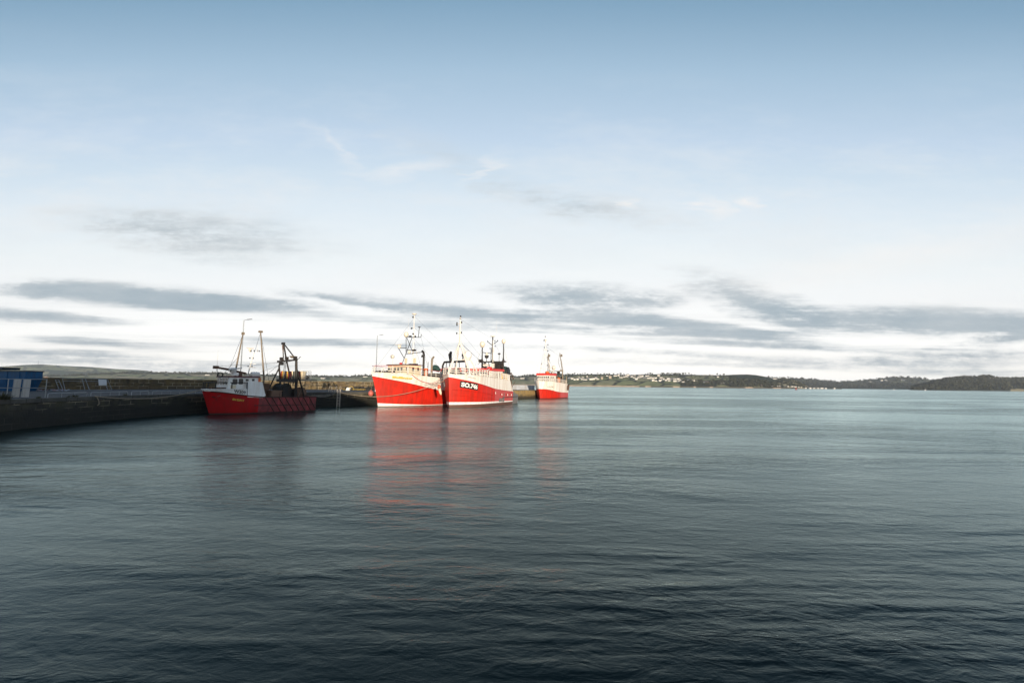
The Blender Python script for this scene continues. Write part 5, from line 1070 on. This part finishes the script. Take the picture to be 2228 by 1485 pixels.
# frames leaning on the parapet
def frame(xa, xb, Ya, Yb, h_, lean, label, mids):
    qa, qb = at(xa, 846, Ya), at(xb, 846, Yb); qa.z = qb.z = DECK; v = qb - qa; L_ = v.length
    r2 = empty('fence_panel', qa, math.atan2(v.y, v.x), label, 'fence panel', 'steel frames leaning on the parapet')
    g = MB(); g.tube([(0, 0, .05), (-.25, lean, h_), (L_ - .35, lean, h_), (L_, 0, .05), (0, 0, .05)], .055, 8); g.build('frame', m_grey, r2)
    for u in mids: MB().tube([(L_ * u, 0.02, .1), (L_ * u - .25, lean - .02, h_)], .045, 8).build('bar', m_grey, r2)
    MB().tube([(-.2, lean * .8, h_ * .8), (L_ - .28, lean * .8, h_ * .8)], .04, 8).build('rail', m_grey, r2); return r2
frame(142, 194, 84, 87, 2.15, .9, 'left steel frame leaning on the parapet right of the skip', (.82,))
fr = frame(195, 244, 87, 91, 2.15, .9, 'right steel frame leaning on the parapet, holding a white sheet', (.8,))
frame(129, 137, 86, 87, 1.9, .6, 'narrow steel frame standing edge on beside the skip', ())
qa, qb = at(215, 838, 87.2), at(232.5, 838, 88.0); v = qb - qa
g = MB(); w_ = v.length; g.hexa([(0, -.02, 0), (w_, -.02, .05), (w_, .02, .05), (0, .02, 0)], [(-.15, .35, 1.15), (w_ - .1, .35, 1.1), (w_ - .1, .39, 1.1), (-.15, .39, 1.15)])
tag(g.build('white_sheet', mat('white_sheet', (.55, .56, .56), .5), None, qa), 'white square sheet hanging on the leaning steel frame', 'sheet').rotation_euler = (0, 0, math.atan2(v.y, v.x))
# litter
g = MB(); rl = random.Random(4); cl = [mat('litter_white', (.55, .55, .55), .7), mat('litter_pink', (.45, .25, .25), .7), mat('litter_blue', (.2, .3, .4), .7)]
for k in range(70):
    px = rl.choice([rl.gauss(88, 6), rl.gauss(118, 8), rl.gauss(128, 10), rl.uniform(64, 150)]); q = at(px, 848, rl.uniform(80, 86)); s_ = rl.uniform(.08, .28)
    a = rl.uniform(0, 3); h_ = rl.uniform(.03, .2)
    g.add([(q.x + s_ * math.cos(a + i * 1.57), q.y + s_ * math.sin(a + i * 1.57), DECK + .02 + (h_ if i % 2 else 0)) for i in range(4)], [(0, 1, 2, 3), (3, 2, 1, 0)], rl.randrange(3))
tag(g.build('litter', cl), 'scattered pale litter blown along the foot of the parapet', 'litter', kind='stuff')
# weeds on the quay edge
m_weed = mat('dry_weed', (.05, .05, .022), .95, col2=(.09, .075, .03), scale=6)
for (px, s_, l) in [(4, 1.3, 'big ragged weed clump at the far left of the quay edge'), (15, .9, 'weed clump beside the pale boards'), (86, .45, 'small weed tuft beyond the barrier'), (167, .6, 'weed tuft behind the first kerb rail'), (275, .5, 'weed tuft at the end of the second kerb rail'), (151, .4, 'little weed tuft on the coping of the first kerb rail')]:
    q, t = edge_at(px); q = q + Vector((-.3, .1, 0)); g = MB()
    for k in range(90):
        a, e = rl.uniform(0, 6.28), rl.uniform(.2, 1.0); d_ = Vector((math.cos(a), math.sin(a), 0)); b0 = d_ * rl.uniform(0, .35) * s_; tp = b0 + d_ * s_ * e * .7 + Vector((0, 0, s_ * rl.uniform(-.1, .7))); sd_ = Vector((-d_.y, d_.x, 0)) * .06 * s_
        g.add([b0 - sd_, b0 + sd_, tp], [(0, 1, 2)])
    tag(g.build('weed_tuft', m_weed, None, q), l, 'weed', 'weeds on the quay edge')
# ladder with hoop handrails
q, t = edge_at(735.5); nrm = Vector((t.y, -t.x, 0)); r_ = empty('quay_ladder', q + nrm * .12, math.atan2(t.y, t.x), 'steel quay ladder with hooped handrails between the two left trawlers', 'ladder')
m_lad = mat('weathered_ladder_steel', (.40, .36, .31), .6, col2=(.24, .20, .15), scale=4)
for x in (-.32, .32): MB().box((x, -.03, -1.25), (.15, .09, 3.7)).build('stile', m_lad, r_)
for k in range(11): MB().tube([(-.32, -.03, .3 - k * .3), (.32, -.03, .3 - k * .3)], .05, 6).build('rung', m_lad, r_)
for x in (-.45, .45): MB().tube([(x, 0, .02), (x, .0, 1.0), (x, .12, 1.18), (x + .05, .5, 1.2), (x + .12, .75, 1.0), (x + .2, 1.1, .02)], .035, 8).build('handrail', m_lad, r_)
q2, t2 = edge_at(722); r_ = empty('grab_rail', q2 + Vector((-.5, .4, 0)), math.atan2(t2.y, t2.x) + .3, 'spare hooped grab rail standing left of the quay ladder', 'grab rail')
MB().tube([(-.4, 0, 0), (-.25, 0, 1.05), (-.12, 0, 1.18), (.2, 0, 1.18), (.34, 0, 1.0), (.6, 0, 0)], .04, 8).build('hoop', m_lad, r_); MB().tube([(.15, 0, 0), (.15, 0, .5)], .03, 6).build('post', m_lad, r_)
# net heap, tub, yellow rope
q = at(786, 846, 127); q.z = DECK; r_ = empty('net_heap', q, .6, 'heap of dark netting lying on the quay left of the white railed trawler', 'net heap'); g = MB()
for k in range(16): g.ball((rl.uniform(-3.6, 3.6), rl.uniform(-1, 1), rl.uniform(.0, .35)), rl.uniform(.4, .75), 10, 7, 0, (1.3, 1, .8), .9)
g.build('netting', m_dnet, r_)
q = at(772, 846, 124); q.z = DECK; r_ = empty('rope_heap', q, .4, 'tangle of yellow rope in front of the dark net heap', 'rope'); g = MB()
for k in range(9):
    a0 = rl.uniform(-2.5, 3.2); g.tube([(a0 + 1.1 * math.cos(j * .5 + k), .5 * math.sin(j * .5 + k), .08 + .15 * abs(math.sin(j * .9 + k))) for j in range(14)], .06, 5)
g.tube([(-1.0 + .75 * math.cos(j * math.pi / 8), 0, 1.0 * math.sin(j * math.pi / 8)) for j in range(9)], .07, 5); g.build('coils', m_ynet, r_)
q = at(757, 846, 118); q.z = DECK; g = MB(); g.hexa([(-.45, -.3, 0), (.45, -.3, 0), (.45, .3, 0), (-.45, .3, 0)], [(-.2, -.25, .75), (.75, -.25, .6), (.75, .3, .6), (-.2, .3, .75)]); tag(g.build('bait_box', m_white2, None, q), 'small white box lying on the quay beside the yellow rope', 'box')
# pale painted wall near the pier end
g = MB(); a_, c_ = Vector((-6, 178, DECK)), Vector((8.5, 173.5, DECK)); u = (c_ - a_).normalized(); v_ = Vector((-u.y, u.x, 0)); m_pw = mat('pale_blue_grey_wall', (.42, .45, .50), .8, col2=(.30, .32, .34), scale=.5, amount=.9, streak=((.25, .2, .15), 1.2, (1, 1, .2), .5))
g.hexa([a_, c_, c_ + v_ * .6, a_ + v_ * .6], [a_ + Vector((0, 0, 1.75)), c_ + Vector((0, 0, 1.75)), c_ + v_ * .6 + Vector((0, 0, 1.75)), a_ + v_ * .6 + Vector((0, 0, 1.75))]); tag(g.build('pier_end_wall', m_pw), 'pale grey painted wall across the pier end beside the farthest trawler', 'wall')

# ------------------------------------------------------------------ fenders and ropes
def buoy(name, c, r, m, label, hang, sz=(1, 1, 1.12), group=None):
    r_ = empty(name, c, 0, label, 'fender', group); MB().ball((0, 0, 0), r, 20, 14, 0, sz).build('ball', m, r_)
    g = MB(); g.lathe((0, 0, r * sz[2] * .92), [(r * .28, 0), (r * .2, r * .3), (0, r * .32)], 10); g.build('eye', m, r_); MB().tube([(0, 0, r * sz[2] * 1.1), Vector(hang) - Vector(c)], .03, 5).build('lanyard', m_rope, r_)
c = at(807, 855.3, 97.2); buoy('mooring_fender', c, .56, m_pinkbuoy, 'faded red ball fender between the quay and the white railed trawler', place(boat2, -.2, -1.4, 6.6))
c = at(955.3, 841.5, 94.2); buoy('mooring_fender', c, .34, m_orbuoy, 'small orange ball fender at the bow of the plated trawler', place(boat3, .6, -1.9, 6.6), (1, 1, 1.3))
c = at(957.6, 851.0, 94.0); r_ = empty('long_fender', c, 0, 'cream sausage shaped fender hanging below the small orange ball', 'fender'); g = MB(); g.lathe((0, 0, 0), [(0, -.75), (.12, -.7), (.26, -.3), (.28, .3), (.14, .6), (0, .68)], 14, 0, Vector((-.3, 0, 1))); g.build('body', m_cream, r_); MB().tube([(-.2, 0, .66), (-.25, 0, 1.3)], .03, 5).build('lanyard', m_rope, r_)
def rope(label, paths, r, m, group='mooring ropes'):
    g = MB()
    for pth in paths: g.tube(pth, r, 6)
    return tag(g.build('mooring_rope', m), label, 'rope', group)
e1, _ = edge_at(206); e1 = e1 + Vector((-.2, 0, .05))
rope('pale bow rope of the smallest trawler with its end hanging over the quay', [sag(place(boat1, -1.0, 0, 3.7), e1 + Vector((.25, 0, .02)), .75), [e1 + Vector((.25, 0, .02)), e1 + Vector((.45, .05, -.05)), e1 + Vector((.5, .3, -.5)), e1 + Vector((.5, .4, -.9)), e1 + Vector((.48, .2, -1.05))]], .055, m_rope)
e2, t_ = edge_at(731); e3, _ = edge_at(760)
s1 = place(boat1, 15.6, 2.2, 2.6); s2 = place(boat1, 15.8, -.5, 2.6)
rope('two slack stern ropes from the smallest trawler to the ladder', [sag(s1, e2 + Vector((0, 0, .05)), .55), sag(s2, e2 + Vector((-.3, .3, .1)), .35)], .05, m_bluerope)
rope('long thin stern rope running from the smallest trawler along the quay', [sag(s2, e3 + Vector((-2, 1.2, .1)), .5)], .04, m_rope)
hb_ = place(boat3, .5, -1.7, 5.5)
rope('long tan rope sweeping across the red hull of the white railed trawler', [sag(hb_, e2 + Vector((.5, .6, .0)), 1.9, 30)], .06, m_rope)
rope('second thin rope from the plated trawler up to the white railed one', [sag(place(boat3, .4, -1.2, 6.7), place(boat2, 8.5, 4.35, 4.6), .5)], .035, m_rope)
rope('dark hose looped from the white railed trawler to the plated one', [sag(place(boat2, 5.2, 4.1, 6.75), place(boat2, 9.6, 4.45, 5.0), .35) , sag(place(boat2, 9.6, 4.45, 5.0), place(boat3, .9, -2.2, 5.3), .25)], .06, m_redold)
q = at(779, 831, 118); q.z = 5.0
rope('thin bow rope from the white railed trawler down to the parapet', [sag(place(boat2, -1.7, -.1, 6.7), at(752, 846, 122) * 1.0, .9)], .04, m_bluerope)
g = MB(); g.tube([place(boat1, 2.5, 2.3, 3.7), boat1.surf(.9, 2.7, 1, .1) and boat1.root.matrix_basis @ boat1.surf(1.0, 2.6, 1, .12)], .03, 5); tag(g.build('anchor_line', m_bluerope), 'thin anchor line down the bow of the smallest trawler', 'rope')
r_ = empty('anchor', boat1.root.matrix_basis @ boat1.surf(.7, 2.45, 1, .14), boat1.root.rotation_euler.z, 'small dark anchor stowed on the dull red bow', 'anchor')
g = MB(); g.tube([(-.3, 0, .15), (.5, 0, -.05)], .06, 6); g.build('shank', m_dsteel, r_); g = MB(); g.tube([(.3, .02, .25), (.55, 0, -.05), (.3, .02, -.3)], .07, 6); g.build('flukes', m_dsteel, r_)

# ------------------------------------------------------------------ air
hz = MB(); hz.hexa([(-9000, -450, -4), (9000, -450, -4), (9000, 5800, -4), (-9000, 5800, -4)], [(-9000, -450, 420), (9000, -450, 420), (9000, 5800, 420), (-9000, 5800, 420)])
mh = bpy.data.materials.new('haze_air'); mh.use_nodes = True; t = mh.node_tree; t.nodes.remove(t.nodes['Principled BSDF'])
pv = t.nodes.new('ShaderNodeVolumePrincipled'); pv.inputs['Color'].default_value = (.90, .95, 1.0, 1); pv.inputs['Density'].default_value = 6.5e-5; pv.inputs['Anisotropy'].default_value = .2
t.links.new(pv.outputs[0], t.nodes['Material Output'].inputs['Volume'])
tag(hz.build('haze', mh), kind='stuff')
